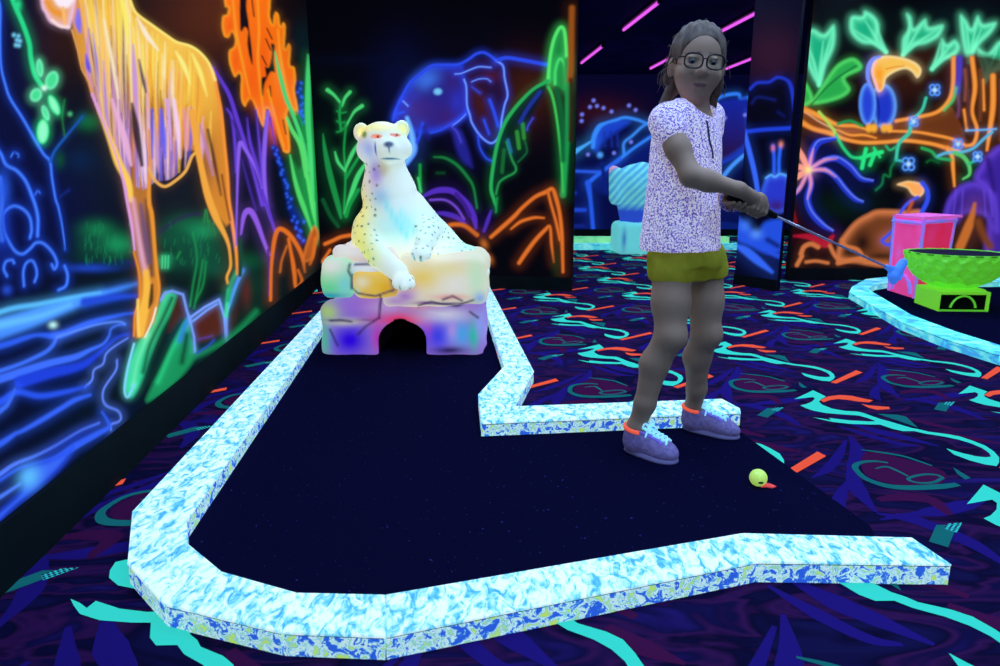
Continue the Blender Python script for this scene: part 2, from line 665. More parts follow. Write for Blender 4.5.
# green vine with petals, small pale flower
GR = (40, 220, 140)
S([(6, -24), (12.8, 0), (16.5, 9), (24, 27), (29.3, 43.5), (30.8, 57), (34.5, 73.6), (40.5, 84), (44.3, 87.8)], GR, 4.6, 1.4, 1, .3)
Bl(18, 5, 3.5, 6, GR)
for x, y, rx, ry, r in ((39.8, 68, 3.6, 9, -.1), (51.8, 80.3, 6.4, 9.5, .35), (36, 95, 5.8, 7, .5), (54, 105, 4.6, 11, -.45),
                        (45.5, 113, 3.4, 8, -.35), (42.8, 131.5, 6.3, 12.5, .05)):
    t = np.linspace(0, 2 * math.pi, 13)[:-1]
    ca, sa = math.cos(r), math.sin(r)
    poly = [(x + rx * math.cos(k) * ca - ry * math.sin(k) * sa, y + rx * math.cos(k) * sa + ry * math.sin(k) * ca) for k in t]
    big = ry > 12 or (rx < 5 and ry > 10)
    Fl(poly, (150, 255, 205) if big else (70, 225, 150), 1.2, 1, edge=(60, 240, 150) if big else (120, 250, 190), ew=2.2, halo=.35)
Bl(44.3, 88, 2.6, 2.6, (225, 255, 245))
for dx, dy in ((-3, -5), (1.5, -4), (0, 0), (3, 1), (-1, 5), (2, 5.5)):
    Bl(17 + dx, 40 + dy, 1.9, 1.9, (120, 215, 255))
# river
LB = (84, 160, 255)
for q, w, c, so in (([(-60, 350), (0, 329), (30, 319), (60, 308), (90, 298), (118, 289), (136, 284)], [22, 19, 17, 13, 8, 5, 2.5], (66, 136, 250), 3.5),
                    ([(-60, 340), (0, 312), (40, 304), (80, 296), (100, 293)], [5, 5, 5, 4, 3], (90, 190, 255), 2.2),
                    ([(0, 325), (40, 316), (70, 305)], [8, 6, 4], (100, 190, 255), 3),
                    ([(85, 302), (115, 297), (136, 296)], [9, 7, 3], (34, 76, 220), 3),
                    ([(-60, 360), (0, 346), (25, 338), (38, 335), (60, 335), (90, 323), (120, 315), (134, 313)], [7, 6, 5, 4, 7, 6, 3, 2], (46, 96, 245), 2),
                    ([(57, 337), (53, 345), (47, 351), (38, 356), (20, 364), (0, 371), (-40, 385)], [2.5, 4, 4, 4, 3.5, 4, 4], (60, 110, 250), 1.5),
                    ([(-50, 395), (0, 379), (25, 371), (50, 363), (75, 357), (90, 350), (103, 344), (109, 336), (111, 329), (118, 325), (125, 324.5)],
                     [9, 8, 8, 7, 6, 4, 2.4, 2, 1.8, 1.8, 2], (62, 112, 255), 1.6),
                    ([(125, 324), (121, 322), (112, 322), (95, 325), (75, 331), (57, 337)], [2, 2, 2, 2.2, 2.5, 3], (90, 140, 255), 1),
                    ([(20, 382), (50, 373), (80, 366), (98, 354), (110, 343), (118, 337), (128, 334)], [12, 11, 8, 4, 2.5, 2.2, 2], (30, 66, 225), 2.5),
                    ([(85, 387), (92, 380), (94, 370), (103, 364), (106, 354), (115, 346), (128, 338)], [2.4, 2, 2, 2, 2, 1.8, 1.5], (96, 136, 255), 1),
                    ([(-40, 420), (0, 402), (12, 394), (20, 392), (40, 396), (65, 392), (88, 386)], [8, 7, 6, 6, 6, 5, 2], (40, 84, 240), 2.2),
                    ([(-40, 440), (0, 411), (9, 402), (15, 389)], [6, 5, 4, 2], (60, 110, 250), 1.6),
                    ([(117, 360), (116, 370), (106, 385), (103, 392), (103, 400), (107, 406), (118, 411), (121, 418), (118, 422), (111, 424.5), (111, 430)],
                     [2, 2, 2, 2, 2, 2.2, 2.2, 2, 2, 2.2, 1.6], (96, 136, 255), 1),
                    ([(90, 395), (75, 400), (60, 409), (40, 421), (22, 431), (15, 434), (0, 444), (-40, 466)], [3, 5, 5, 5, 4, 4, 6, 6], (52, 100, 250), 1.8),
                    ([(-40, 500), (0, 474), (15, 464), (35, 456), (55, 446), (80, 431), (99, 423)], [5, 4, 3.5, 3, 3, 2.5, 2.5], (84, 126, 255), 1.1),
                    ([(0, 480), (20, 468), (45, 461), (60, 456), (75, 446), (95, 435), (109, 427), (107, 420), (102, 412)], [3, 3, 3, 6, 7, 6, 4, 3, 2], (52, 100, 252), 1.6),
                    ([(-20, 508), (0, 497), (20, 484)], [5, 4, 3], (76, 124, 255), 1.4)):
    S(q, c, w, so, 1, .4, 9)
Fl([(-10, 520), (20, 492), (24, 470), (45, 461), (66, 452), (74, 447), (62, 466), (40, 487), (15, 507), (-10, 530)], (62, 110, 255), 3, .95, edge=(40, 80, 240), ew=4, halo=.3)
Bl(29, 477, 10, 12, (96, 196, 255), .9, .6)
Bl(53, 325, 4, 3.2, (190, 250, 255))
Bl(70, 440, 40, 6, (20, 50, 190), .5, -.5)
# rocks and leaves along the foot
Fl([(139, 341), (150, 328), (160, 303), (166, 292), (176, 296), (172, 310), (160, 332), (150, 356), (141, 382), (132, 397), (125, 390), (128, 366)],
   (50, 200, 130), 2.2, 1, col2=(40, 210, 150), halo=.2)
S([(148, 335), (138, 360), (133, 385)], (120, 250, 190), 6, 3, .6)
Fl([(176, 300), (183, 296), (187, 314), (178, 322), (168, 332)], (70, 34, 24), 2.5, .9)
S([(172, 298), (163, 318), (150, 345), (143, 372)], (8, 44, 34), 5, 2.5, .7, 0)
Fl([(188, 318), (176, 338), (165, 362), (146, 400), (162, 394), (182, 376), (196, 354), (192, 336)], (24, 150, 92), 2.5, .95)
S([(186, 325), (172, 350), (158, 382)], (40, 205, 130), 5, 3, .8)
S([(180, 340), (185, 326), (189, 320)], (50, 130, 220), 6, 2.5, .8)
S([(187, 335), (182, 362)], (4, 40, 34), 6, 3, .7, 0)
Fl([(192, 320), (205, 308), (218, 301), (224, 316), (226, 332), (208, 342), (195, 342)], (84, 34, 22), 2.2, .95, edge=(40, 30, 30), ew=3)
S([(134, 344), (127.6, 369), (124.6, 390), (128, 397), (134, 385)], (130, 220, 255), 2.4, 1, 1, .3)
for q in ([(161, 300), (165, 293), (172, 291), (183, 294.5), (187, 311), (190, 320), (194, 337), (195, 352)],
          [(191, 317), (205, 307), (219, 299.5), (224.5, 317), (226.5, 340)],
          [(193, 321), (207, 310), (217, 304)],
          [(242, 272), (237, 283), (232, 296), (226.5, 314), (226.8, 338)]):
    S(q, (120, 160, 255), 2.4, 1, 1, .35, smooth=False)
S([(243, 270), (236, 284), (229, 304)], (60, 140, 240), 4, 1.6, .8)
S([(229, 290), (227, 306), (226, 316)], (60, 230, 160), 4, 1.4, .8)
S([(237, 272), (231, 284), (228, 300)], (30, 160, 110), 5, 2, .8)
Bl(246, 292, 5, 14, (92, 34, 34), .8)
Bl(234, 316, 4, 18, (70, 30, 26), .6, .3)
S([(195, 356), (208, 350), (226, 340), (243, 326), (256, 312)], (22, 140, 84), 7, 3, .7)
S([(196, 340), (212, 336)], (90, 70, 180), 1.6, 1, .7)
S([(197, 353), (208, 346), (214, 340)], (50, 80, 210), 2.2, 1.2, .7)
# the big cat: body, legs, streaked fur
body = [(40, -120), (72, -140), (110, -120), (125, -30), (130, 0), (136, 13), (152, 25.5), (164.5, 34), (176.5, 42), (190, 46), (200.5, 53), (209.5, 64.5),
        (215, 80), (218.5, 100), (222, 122), (224.5, 145), (227.5, 175), (229, 200), (232, 221), (226, 226), (215, 212), (208, 194), (202, 170), (196, 152), (190, 150),
        (178, 160), (160, 165), (150, 160), (149, 200), (152, 230), (155, 252), (159, 288), (153, 322), (144, 337), (136, 338), (134, 326),
        (139, 300), (138, 272), (133, 232), (127, 200), (119, 163), (111, 142), (103.6, 122), (96, 104), (91.6, 93), (86, 78), (80, 58), (74, 34), (72, 20)]
Fl(body, (214, 134, 44), 1.6, 1, smooth=False, halo=.12)
coat = m.inside(body)
Bl(160, 50, 62, 40, (252, 206, 84), .9, mask=coat)
Bl(205, 90, 18, 36, (250, 190, 70), .8, mask=coat)
Bl(118, 40, 22, 50, (250, 196, 84), .7, mask=coat)
Bl(104, 110, 14, 30, (200, 140, 130), .6, mask=coat)
Bl(140, 150, 12, 34, (90, 56, 44), .7, mask=coat)
Bl(206, 165, 8, 30, (120, 70, 50), .6, mask=coat)
S([(146, 200), (149, 240), (152, 275)], (70, 46, 50), [3, 7, 5], 3, .8, 0)
Bl(165, 165, 24, 20, (24, 20, 44), .9)
Fl([(150, 150), (190, 150), (186, 168), (175, 180), (164, 185), (154, 179), (150, 170)], (26, 24, 44), 3, .95)
Bl(140, 240, 10, 50, (60, 40, 60), .5)
tops = np.array([(72, -40), (100, -40), (125, -30), (136, 12), (152, 26), (170, 38), (190, 47), (204, 58), (214, 80)], float)
bots = np.array([(97, 108), (112, 140), (128, 178), (143, 186), (155, 178), (170, 176), (184, 166), (198, 156), (218, 165)], float)
tt = np.linspace(0, 1, len(tops))
WARM = ((255, 232, 104), (255, 208, 76), (250, 176, 54), (255, 240, 190))
MIXD = ((250, 180, 60), (224, 130, 40), (250, 214, 190), (226, 168, 210), (70, 40, 34), (255, 206, 90), (150, 84, 40))
COOL = ((220, 166, 226), (128, 110, 236), (54, 34, 50), (240, 190, 220), (200, 110, 60), (96, 90, 230), (250, 220, 246))
for i in range(330):
    s = (i + rnd.random()) / 330 if i < 230 else rnd.random()
    a0 = np.array([np.interp(s, tt, tops[:, 0]), np.interp(s, tt, tops[:, 1])])
    b0 = np.array([np.interp(s, tt, bots[:, 0]), np.interp(s, tt, bots[:, 1])])
    lv_ = i % 3
    u0 = (rnd.uniform(.03, .22), rnd.uniform(.2, .5), rnd.uniform(.5, .75))[lv_]
    u1 = min(1.02, u0 + rnd.uniform(.35, .6))
    p0, p1 = a0 + (b0 - a0) * u0, a0 + (b0 - a0) * u1
    mid = (p0 + p1) / 2 + np.array((rnd.uniform(-1.5, 1.5), 0))
    c = rnd.choice((WARM, MIXD, COOL)[lv_])
    if s > .70 and lv_ < 2:
        c = rnd.choice(WARM[:3] + MIXD[:2])
    if s < .18 and lv_ > 0:
        c = rnd.choice(((226, 160, 210), (130, 110, 236), (250, 190, 120), (255, 206, 110), (90, 50, 60)))
    S([p0, mid, p1], c, [.6, rnd.uniform(1.6, 3.4), .5], 1.6, .8, 0)
for q, c, w in (([(137, 17), (146, 34), (158, 50)], (255, 240, 214), [1, 5, 2]), ([(104, 20), (112, 60), (118, 98)], (255, 236, 200), [2, 4, 2]),
                ([(88, 30), (88, 70), (92, 88)], (205, 140, 210), [2, 4, 2]), ([(78, 10), (78, 22), (80, 32)], (120, 110, 245), [3, 7, 3]),
                ([(86, 55), (88, 66), (90, 72)], (90, 80, 230), [2, 5, 2]), ([(112, 100), (125, 140), (131, 165)], (236, 178, 220), [3, 7, 3]),
                ([(133, 45), (135, 80), (138, 130)], (200, 150, 220), [2, 6, 3]), ([(139, 60), (143, 80), (146, 92)], (70, 44, 90), [2, 4, 2]),
                ([(132, 104), (136, 130), (142, 165)], (44, 28, 34), [3, 8, 4]), ([(161, 110), (163, 135), (165, 158)], (100, 100, 245), [3, 6, 2]),
                ([(152, 110), (152, 130), (152, 158)], (90, 90, 220), [3, 4, 2]), ([(174, 100), (178, 130), (180, 158)], (250, 210, 255), [3, 4.5, 1.5]),
                ([(167, 100), (170, 130), (171, 150)], (220, 170, 250), [3, 3, 1]), ([(184, 110), (186, 135), (187, 150)], (230, 150, 160), [3, 4, 2]),
                ([(155, 130), (157, 155), (158, 172)], (200, 150, 200), [2, 4, 1]), ([(208, 130), (214, 160), (221, 195)], (80, 44, 40), [3, 4, 2]),
                ([(200, 125), (207, 150), (213, 175)], (190, 130, 170), [2, 4, 2]), ([(176, 52), (184, 66), (190, 84)], (255, 246, 140), [2, 5, 1]), ([(192, 54), (200, 72), (207, 96)], (255, 240, 120), [2, 5, 1]),
                ([(120, -10), (126, 20), (128, 44)], (255, 240, 110), [4, 6, 1])):
    S(q, c, w, 1.6, .85, 0)
OR, YL = (236, 140, 44), (255, 206, 84)
S([(96, 104), (103.6, 122.5), (111, 142), (118.6, 163), (128, 182), (131, 200)], YL, [2, 4, 6, 8, 7, 5], 1.6, .95, .04)
S([(72, 30), (78, 51), (82, 69), (88.6, 81), (91.6, 93), (96, 104)], (230, 160, 90), 1.8, .9, 1, .06)
S([(92, 94), (97, 106), (103.6, 122.5), (111, 142), (118.6, 163), (124.6, 185.6), (127, 200), (132, 227), (134.5, 250)], (226, 160, 225), [2.4, 3, 2, 1.5, 1.5, 3, 3, 3, 2], 1, 1, .06)
S([(133, 200), (137, 225), (142, 255), (146, 275)], (232, 170, 206), [4, 5, 6, 4], 3, .85, 0)
S([(141, 205), (145, 235), (149, 262)], (110, 80, 120), [4, 7, 6], 2.5, .8, 0)
S([(149, 130), (149.5, 165), (149, 200), (152, 216), (155, 252), (157, 272), (159, 288), (157, 302), (153, 322)], (236, 150, 50), [2, 3, 4, 4, 3.4, 3.4, 3, 3, 2], 1, 1, .07)
S([(134, 252), (139.6, 276), (139.6, 299), (135, 314), (134, 336)], OR, 2, 1, 1, .07)
S([(146, 272), (147, 295), (143, 315), (141, 334)], (255, 190, 70), [6, 9, 10, 6], 2, .95, .04)
S([(138, 300), (138, 318), (139, 336)], (255, 214, 110), 3, 1.2, .9, 0)
S([(152, 285), (151, 300), (149, 308)], (40, 26, 20), [3, 5, 2], 1.5, .8, 0)
S([(145, 337), (152, 322), (156, 308)], (250, 244, 220), 1.8, .8, .9, .1)
S([(149, 168), (151, 173.5), (155.5, 181), (164.5, 186.5), (175, 181), (185.6, 171), (191.6, 157), (196, 152.5)], (240, 176, 84), 2.8, .9, 1, .07)
S([(192, 112), (196, 140), (202, 170.5), (208, 196), (215.6, 216.5), (222, 229), (227, 240), (229.5, 250), (230.6, 266), (227, 276.5), (227.6, 283)], (246, 170, 66), [6, 6, 6, 7, 7, 5, 3.5, 2.5, 2.5, 2.5, 2], 1.1, 1, .06)
S([(213, 68), (217, 90), (221, 112), (224.5, 145), (227.5, 175), (229, 200), (232, 221), (236, 250), (237.5, 274)], (250, 150, 54), [2, 3, 3.5, 3, 3, 3, 3.4, 3, 2.4], 1, 1, .07)
S([(222, 175), (226, 200), (230, 220)], (120, 56, 24), 2.4, 1.2, .8, 0)
S([(130, 0), (136, 13), (152.5, 25.5), (164.5, 34), (176.5, 42), (190, 46), (200.5, 53), (209.5, 64.5), (215, 80)], (255, 232, 120), 2.6, 1, 1, .12)
# head of the cat, reaching up the wall
Fl([(38, -60), (40.5, 0), (45, 13.5), (51, 23), (64.5, 28), (70, 27), (75, 6), (78, -20), (90, -70), (60, -90)], (236, 170, 110), 1.5, 1, edge=(244, 196, 230), ew=4.5, halo=.2)
S([(47, 2), (52, 10), (60, 14)], (240, 150, 40), 6, 3, .9, 0)
Fl([(54, -8), (55, 2), (62, 8), (70, 6), (76, -6), (66, -16)], (255, 240, 250), 2, 1)
S([(63, 8), (64, 15), (65, 24)], (255, 190, 110), 3.5, 1.5, .9, 0)
S([(52, 20), (60, 26), (69, 27)], (255, 226, 220), 3, 1.2, .9, 0)
S([(46, -40), (56, -44)], (70, 30, 20), 4, 1.5); S([(66, -44), (76, -40)], (70, 30, 20), 4, 1.5)
# orange coral leaves
coral = [(222, -70), (224, 0), (227.8, 7.5), (227, 14), (222.5, 16.5), (221.8, 27), (224, 36), (228.5, 37.5), (232, 32), (235, 39), (233.8, 46.5), (229, 51),
         (229, 61.5), (232, 72), (235, 77), (239, 73.5), (241, 78), (240.5, 90), (241.5, 101), (245, 106.7), (248, 101.5), (252.5, 101), (263, 127), (266, 110),
         (270, 113), (281, 145), (284, 152), (290, 151), (288.6, 130), (287, 114), (291, 108), (296, 115), (298, 108), (294.6, 90), (296, 81), (294.6, 67.6),
         (290, 64.6), (290.8, 48), (288.6, 43.5), (284.8, 48), (285.6, 27), (283.3, 22.5), (280.3, 25.5), (278.8, 15), (275.8, 12), (273.6, 16.5),
         (272.8, 24), (269.8, 15), (270.6, 0), (272, -70)]
Fl(coral, (250, 112, 14), 1.0, 1, edge=(255, 160, 36), ew=2.2, halo=.1, n=4)
for x, y, rx, ry in ((262, 60, 8, 30), (252, 80, 6, 20), (284, 90, 5, 26), (236, 60, 3, 10), (274, 125, 6, 16), (230, 26, 3, 7)):
    Bl(x, y, rx, ry, (246, 92, 12), .8)
for q in ([(240.5, -20), (239.8, 22.5), (241.3, 31.5), (245, 27), (248, 31.5), (247.3, 43.5), (249.6, 57), (252.6, 64.6), (251.8, 49.6), (248, 18), (246.5, 6), (247, -20)],
          [(271, 44), (275, 46), (273.6, 60), (275, 72), (270.6, 72), (264.6, 84), (263, 96), (260.8, 90), (261.6, 78), (266, 76), (265, 67), (269, 67), (272, 54)]):
    Fl(q, (20, 8, 14), 1, 1, n=3)
for q in ([(262, 56), (266.5, 65)], [(266, 39), (270.6, 50)], [(267, 28.5), (272, 39)], [(252, 0), (254, 16)], [(270, 86), (271, 96)], [(283, 120), (286, 134)]):
    S(q, (40, 12, 8), 1.5, .9, .9, 0)
for q in ([(257, -10), (259, 30), (258, 60), (262, 100), (264, 118)], [(233, 0), (236, 30), (242, 60), (250, 95)], [(278, 30), (281, 60), (287, 90), (291, 104)], [(268, 90), (276, 120), (284, 146)]):
    S(q, (255, 176, 44), [2.5, 3, 2], 1.5, .6, 0)
# purple grass
PU, PU2 = (96, 58, 206), (140, 96, 240)
for q, c, w in (([(213, 67), (222, 82), (230, 97), (238, 122), (250, 160), (262, 205)], PU, [1.5, 3.4, 4, 4, 3, 3]),
                ([(227, 109), (232, 118), (235, 145), (236, 172)], PU, [2, 3, 3, 2]),
                ([(236, 245), (237, 200), (238, 165), (240, 143), (245, 149), (255, 166), (262, 186), (266, 205)], PU2, [1.4, 2, 3, 4, 3.4, 3, 3, 2.5]),
                ([(247, 118), (250, 142), (258, 170), (262, 186)], PU, [1, 3, 3, 2]), ([(256, 110), (260, 150), (263, 180), (265, 205)], PU, [1, 2.6, 3, 3]),
                ([(268, 112), (265, 140), (264, 170), (267, 205), (274, 228)], PU2, [3, 4.4, 4, 3, 2]), ([(270, 118), (276, 150)], PU, [2, 1]),
                ([(242, 160), (250, 190), (256, 210)], (60, 36, 140), [2, 3, 2]), ([(262, 190), (270, 215), (275, 232)], PU, [3, 3, 2]),
                ([(241, 234), (243.6, 217), (247.3, 211), (251.8, 212.5), (257, 222.6), (263, 239), (269, 255)], (146, 92, 232), [2, 4.5, 6, 6, 5, 4, 3]),
                ([(268, 250), (269, 275), (269, 295)], (54, 34, 120), 2.4), ([(240, 240), (240.5, 260), (240, 275)], (24, 70, 56), 4),
                ([(232, 120), (240, 140)], (70, 44, 160), 2)):
    S(q, c, w, 1, .95, .2)
# blue beaded strand
for q in ([(299, 84), (302, 108), (302, 122)], [(274, 148), (281, 166), (287, 190), (292, 212), (298, 228), (302, 242)], [(290, 205), (303, 222)]):
    S(q, (10, 26, 120), 6, 2, .9, .15)
    for p in spline(q, 7):
        Bl(p[0] + rnd.uniform(-2.5, 2.5), p[1] + rnd.uniform(-2, 2), 1.4, 1.6, (46, 96, 250), .9)
# green agave by the corner
AG, AG2 = (24, 150, 70), (70, 214, 118)
Fl([(308, 56), (312, 90), (316, 140), (318, 236), (314, 238), (306, 215), (297, 190), (289, 156), (296, 165), (300, 168), (306, 150), (304, 100)], (14, 110, 52), 2, .9, halo=.15)
for q, c, w in (([(308, 55), (308, 80), (308, 120), (311, 160), (313, 200), (315, 235)], AG2, [2, 5, 6, 5, 5, 4]),
                ([(275, 52), (280, 75), (286, 98), (292, 112), (302, 140), (309, 170)], AG2, [1.5, 4, 4.5, 4, 4, 3]),
                ([(287, 118), (292, 130), (301, 146), (306, 172), (311, 200), (314, 230)], (90, 226, 112), [3, 4, 5, 5, 4, 3]),
                ([(290, 155), (295, 180), (301, 200), (310, 222), (315, 238)], (80, 220, 110), [1.5, 4, 5, 5, 3]),
                ([(296, 112), (302, 124), (306, 142)], AG, [2, 3, 3]), ([(313, 90), (315, 140), (316, 200)], AG, [3, 4, 3]),
                ([(304, 180), (308, 205), (314, 228)], AG, 4)):
    S(q, c, w, 1, .9, .2)
Bl(304, 40, 14, 20, (8, 34, 44), .6)
# orange rocks by the corner
RO = (226, 112, 36)
S([(270.6, 300), (271.3, 268), (273.6, 245), (276.6, 232), (281, 229), (288.6, 233.8), (296, 243.6), (302, 256), (305, 272)], RO, [3, 3, 4, 4.4, 4.6, 4.4, 4, 4, 2], 1, 1, .2)
S([(288.6, 239), (290.8, 251), (293, 263), (294.6, 275), (296, 287), (302, 281), (298, 270)], RO, [3, 3, 4, 4, 3, 3, 2], 1, 1, .15)
S([(287, 246), (281.8, 260), (280, 272)], (190, 100, 40), 2.4, 1, .9)
S([(277, 274), (277, 300)], (70, 36, 24), 2, 1, .8)
Fl([(303, 257), (308, 239), (314, 226), (318.6, 234), (316, 246), (313, 258), (306, 262)], (176, 86, 30), 1.5, 1, edge=(232, 124, 50), ew=2)
S([(315, 238), (313, 256), (310, 264)], RO, 3, 1, .8)
Bl(308, 275, 8, 14, (14, 44, 40), .6)
m.build('wall_left', M_MURAL, 1)

# ------------------------------------------------------------ wall_back: elephant and leaves
A, B = np.array(LW(5.93)), np.array((0.590, 5.448))
L = np.linalg.norm(B - A)
m = Mural(A, B, np.linspace(0, L, 320), np.concatenate((np.linspace(0, 0.1, 3, endpoint=False), np.linspace(0.1, CEIL_Z, 390))))
m.base((4, 4, 12))
S, Fl, Bl = m.stroke, m.fill, m.blob
Bl(450, 100, 90, 60, (7, 7, 30), .9)
Bl(340, 160, 40, 60, (4, 18, 18), .8)
Bl(400, 80, 26, 40, (8, 14, 60), .7)
Bl(370, 60, 60, 6, (6, 12, 40), .5)
# elephant
Bl(528, 92, 30, 34, (62, 26, 14), .85)
Fl([(393, 119), (397, 106), (404, 93), (413, 80), (424, 71), (434, 66), (450, 65), (464, 66), (468, 84), (469, 106), (466, 116), (455, 124), (442, 130), (424, 133), (408, 132)],
   (44, 36, 140), 2.5, .95, edge=(34, 58, 205), ew=5, halo=.2)
Bl(427, 80, 13, 9, (62, 118, 240), .8, -.5)
Bl(412, 98, 8, 8, (50, 60, 190), .7)
Bl(418, 110, 14, 11, (66, 40, 130), .75)
Bl(446, 116, 12, 10, (60, 30, 110), .7)
Bl(452, 84, 7, 9, (50, 34, 120), .8)
Bl(457, 102, 7, 12, (46, 52, 200), .7)
Fl([(464, 66), (478, 58), (492, 60), (503, 70), (504, 96), (500, 130), (490, 140), (478, 130), (468, 112), (466, 85)], (36, 18, 60), 2, .95)
Bl(480, 104, 8, 20, (66, 24, 22), .9, -.3)
Bl(492, 76, 10, 6, (74, 24, 50), .8)
Bl(484, 128, 5, 10, (40, 14, 40), .8)
EB, EB2 = (44, 76, 240), (120, 160, 255)
for q, w, c in (([(393, 120), (396.5, 108), (403, 94.6), (410, 82.6), (419, 75), (431, 66), (443, 64.8), (458, 64.5), (468.6, 59.3), (476, 54), (483.6, 52.5), (491, 56.3), (496.4, 60.8)], 3.4, None),
                ([(496.4, 60.8), (503, 66), (504.6, 78), (507.6, 94.6), (504.6, 105), (501.6, 120), (500, 133.5), (494.6, 141.8), (488.6, 142.5), (479.6, 135), (472, 123), (470, 115.6),
                  (467, 105), (466.3, 87), (464, 79.5)], 3.2, EB2),
                ([(455, 74), (461, 73.5), (470, 69.8), (479, 66.8), (491, 67.5)], 2.6, EB2), ([(471.6, 81.8), (479, 79), (486.6, 78.8), (491, 81.8)], 2, EB2),
                ([(489.6, 100), (494, 112), (498, 126)], 4, None), ([(472, 87), (480, 93)], 1.5, None),
                ([(430, 132.8), (439, 130.5), (451, 124.5), (458, 120), (466, 113)], 2.6, None), ([(452, 126), (460, 120), (466, 114)], 2, EB2),
                ([(478, 135), (479.6, 147), (485.6, 157.5), (492, 161)], 2.2, None), ([(397, 114), (404, 112)], 3, None),
                ([(498, 60), (507, 57.8), (522, 60), (546, 64.6)], 4.6, None), ([(403, 101), (408, 106)], 3, EB2),
                ([(484, 120), (489, 134)], 3, None)):
    S(q, EB, w * .82, 1, 1, .4, core=c)
S([(407, 118), (410.5, 130), (412.5, 141), (413, 150), (409, 158), (404, 164), (399, 168)], (66, 118, 250), [5, 7, 8, 9, 8, 7, 3], 1.5, 1, .2, core=(120, 190, 255))
S([(422.5, 123.5), (419.5, 135.5), (417, 142)], EB, 3, 1.2)
S([(424, 128), (428, 138)], (30, 30, 120), 6, 3, .6)
S([(451, 127.5), (457, 133.5), (461.5, 147), (466, 158), (472, 167)], (36, 36, 150), [4, 10, 12, 10, 2], 3, .8, .1)
S([(451, 126), (457, 132), (461, 142)], (70, 70, 220), 2, 1, .8)
Bl(437.8, 92, 6, 5, (24, 40, 150), .9)
Bl(437.8, 91.6, 4.2, 3.4, (120, 200, 255), 1, p=4)
# banana leaves
for q, c, w in (([(548, 82), (549.8, 60), (553.6, 40.5), (559.6, 28), (564, 30), (566, 46), (567, 70)], (84, 236, 112), 3.4),
                ([(555, 84), (555.5, 70), (559.6, 59), (565, 66), (567, 90)], (70, 220, 110), 3)):
    Fl(q, (16, 130, 62), 1.5, .95, halo=.35)
    S(q, c, w, 1.2, 1, .35)
S([(567, 60), (568, 110), (566, 150), (563, 195)], (26, 150, 76), 6, 1.8, .95, .2)
S([(545, 82), (552, 95), (557, 120), (561, 155), (563, 192)], (60, 200, 90), [3, 2.6, 2.4, 2.4, 1.5], 1, 1, .2)
S([(557, 90), (562, 120), (563, 160)], (14, 100, 54), 6, 2, .8)
Fl([(548, 82), (530, 92), (512, 112), (503, 127), (496, 150), (492, 185), (497, 200), (499, 184), (514, 173), (516, 167), (512, 158), (520, 160), (526, 150), (523, 133), (536, 108)],
   (4, 22, 24), 2, .9)
for q, c, w in (([(548, 81), (535, 88), (524, 98), (512, 112), (503, 127), (496, 150), (491, 185), (494, 200), (496, 208)], (40, 176, 92), [4, 3, 3.4, 3.6, 3.6, 3.6, 3.4, 3, 1]),
                ([(496, 194), (499, 183), (505, 177.8), (514, 173), (516, 168), (511.8, 159), (506.6, 142)], (36, 150, 80), 2),
                ([(518, 162), (524, 156), (527, 150), (523, 135), (521, 124)], (20, 96, 60), 1.8), ([(527, 130), (528, 126), (533, 118)], (60, 70, 210), 1.8),
                ([(504, 150), (502, 172)], (22, 100, 50), 4), ([(508, 140), (511, 152)], (36, 110, 160), 3), ([(517, 132), (519, 148)], (44, 140, 56), 4),
                ([(523, 124), (524, 138)], (44, 140, 56), 3.5), ([(540, 92), (528, 108), (520, 122)], (30, 50, 150), 4)):
    S(q, c, w, 1, .95, .18)
# stalks beside the statue
for q, c, w in (([(327.5, 90), (334, 95), (341, 103.5)], AG2, [4, 3, 2]), ([(350, 92), (345, 98), (342, 106)], AG2, [3.4, 3, 2]),
                ([(362, 106), (355, 111), (351, 117), (346, 126)], AG2, [4, 3, 2, 2]), ([(341, 103), (339.6, 115), (341, 130)], AG, 2.4),
                ([(337, 111), (341, 113), (346, 112)], AG, 1.6), ([(337, 121), (340, 123), (345, 122)], AG, 1.6), ([(337, 132), (341, 131), (344, 128)], AG, 1.6),
                ([(346, 124), (344, 150), (345.5, 174), (344, 213)], AG, 2), ([(323, 134), (325, 150), (330, 175), (338, 205), (341, 218)], (26, 140, 70), [1, 4, 6, 5, 2]),
                ([(335, 152), (338, 162), (345, 171)], AG2, [1.5, 3, 2]), ([(359, 142), (352, 154), (345, 170)], AG2, [2, 4, 2]),
                ([(368, 160), (358, 176), (350, 198), (345, 214)], AG2, [2, 5, 4, 2]), ([(360, 155), (352, 168), (346, 178)], AG, 3), ([(358, 190), (350, 204), (346, 216)], AG, 4),
                ([(323, 200), (330, 215), (338, 226)], (14, 80, 44), 4), ([(420, 165), (420, 190)], AG, 3), ([(418, 178), (421, 192)], AG2, 2),
                ([(434, 157), (445, 158), (457, 165), (467.5, 177), (473.5, 187.6), (477, 208)], (24, 124, 62), [1.5, 2.6, 3, 3, 2.4, 2]), ([(437, 173), (444, 173)], (10, 60, 36), 3),
                ([(497, 198), (496, 212)], AG, 2)):
    S(q, c, w, 1, .95, .18)
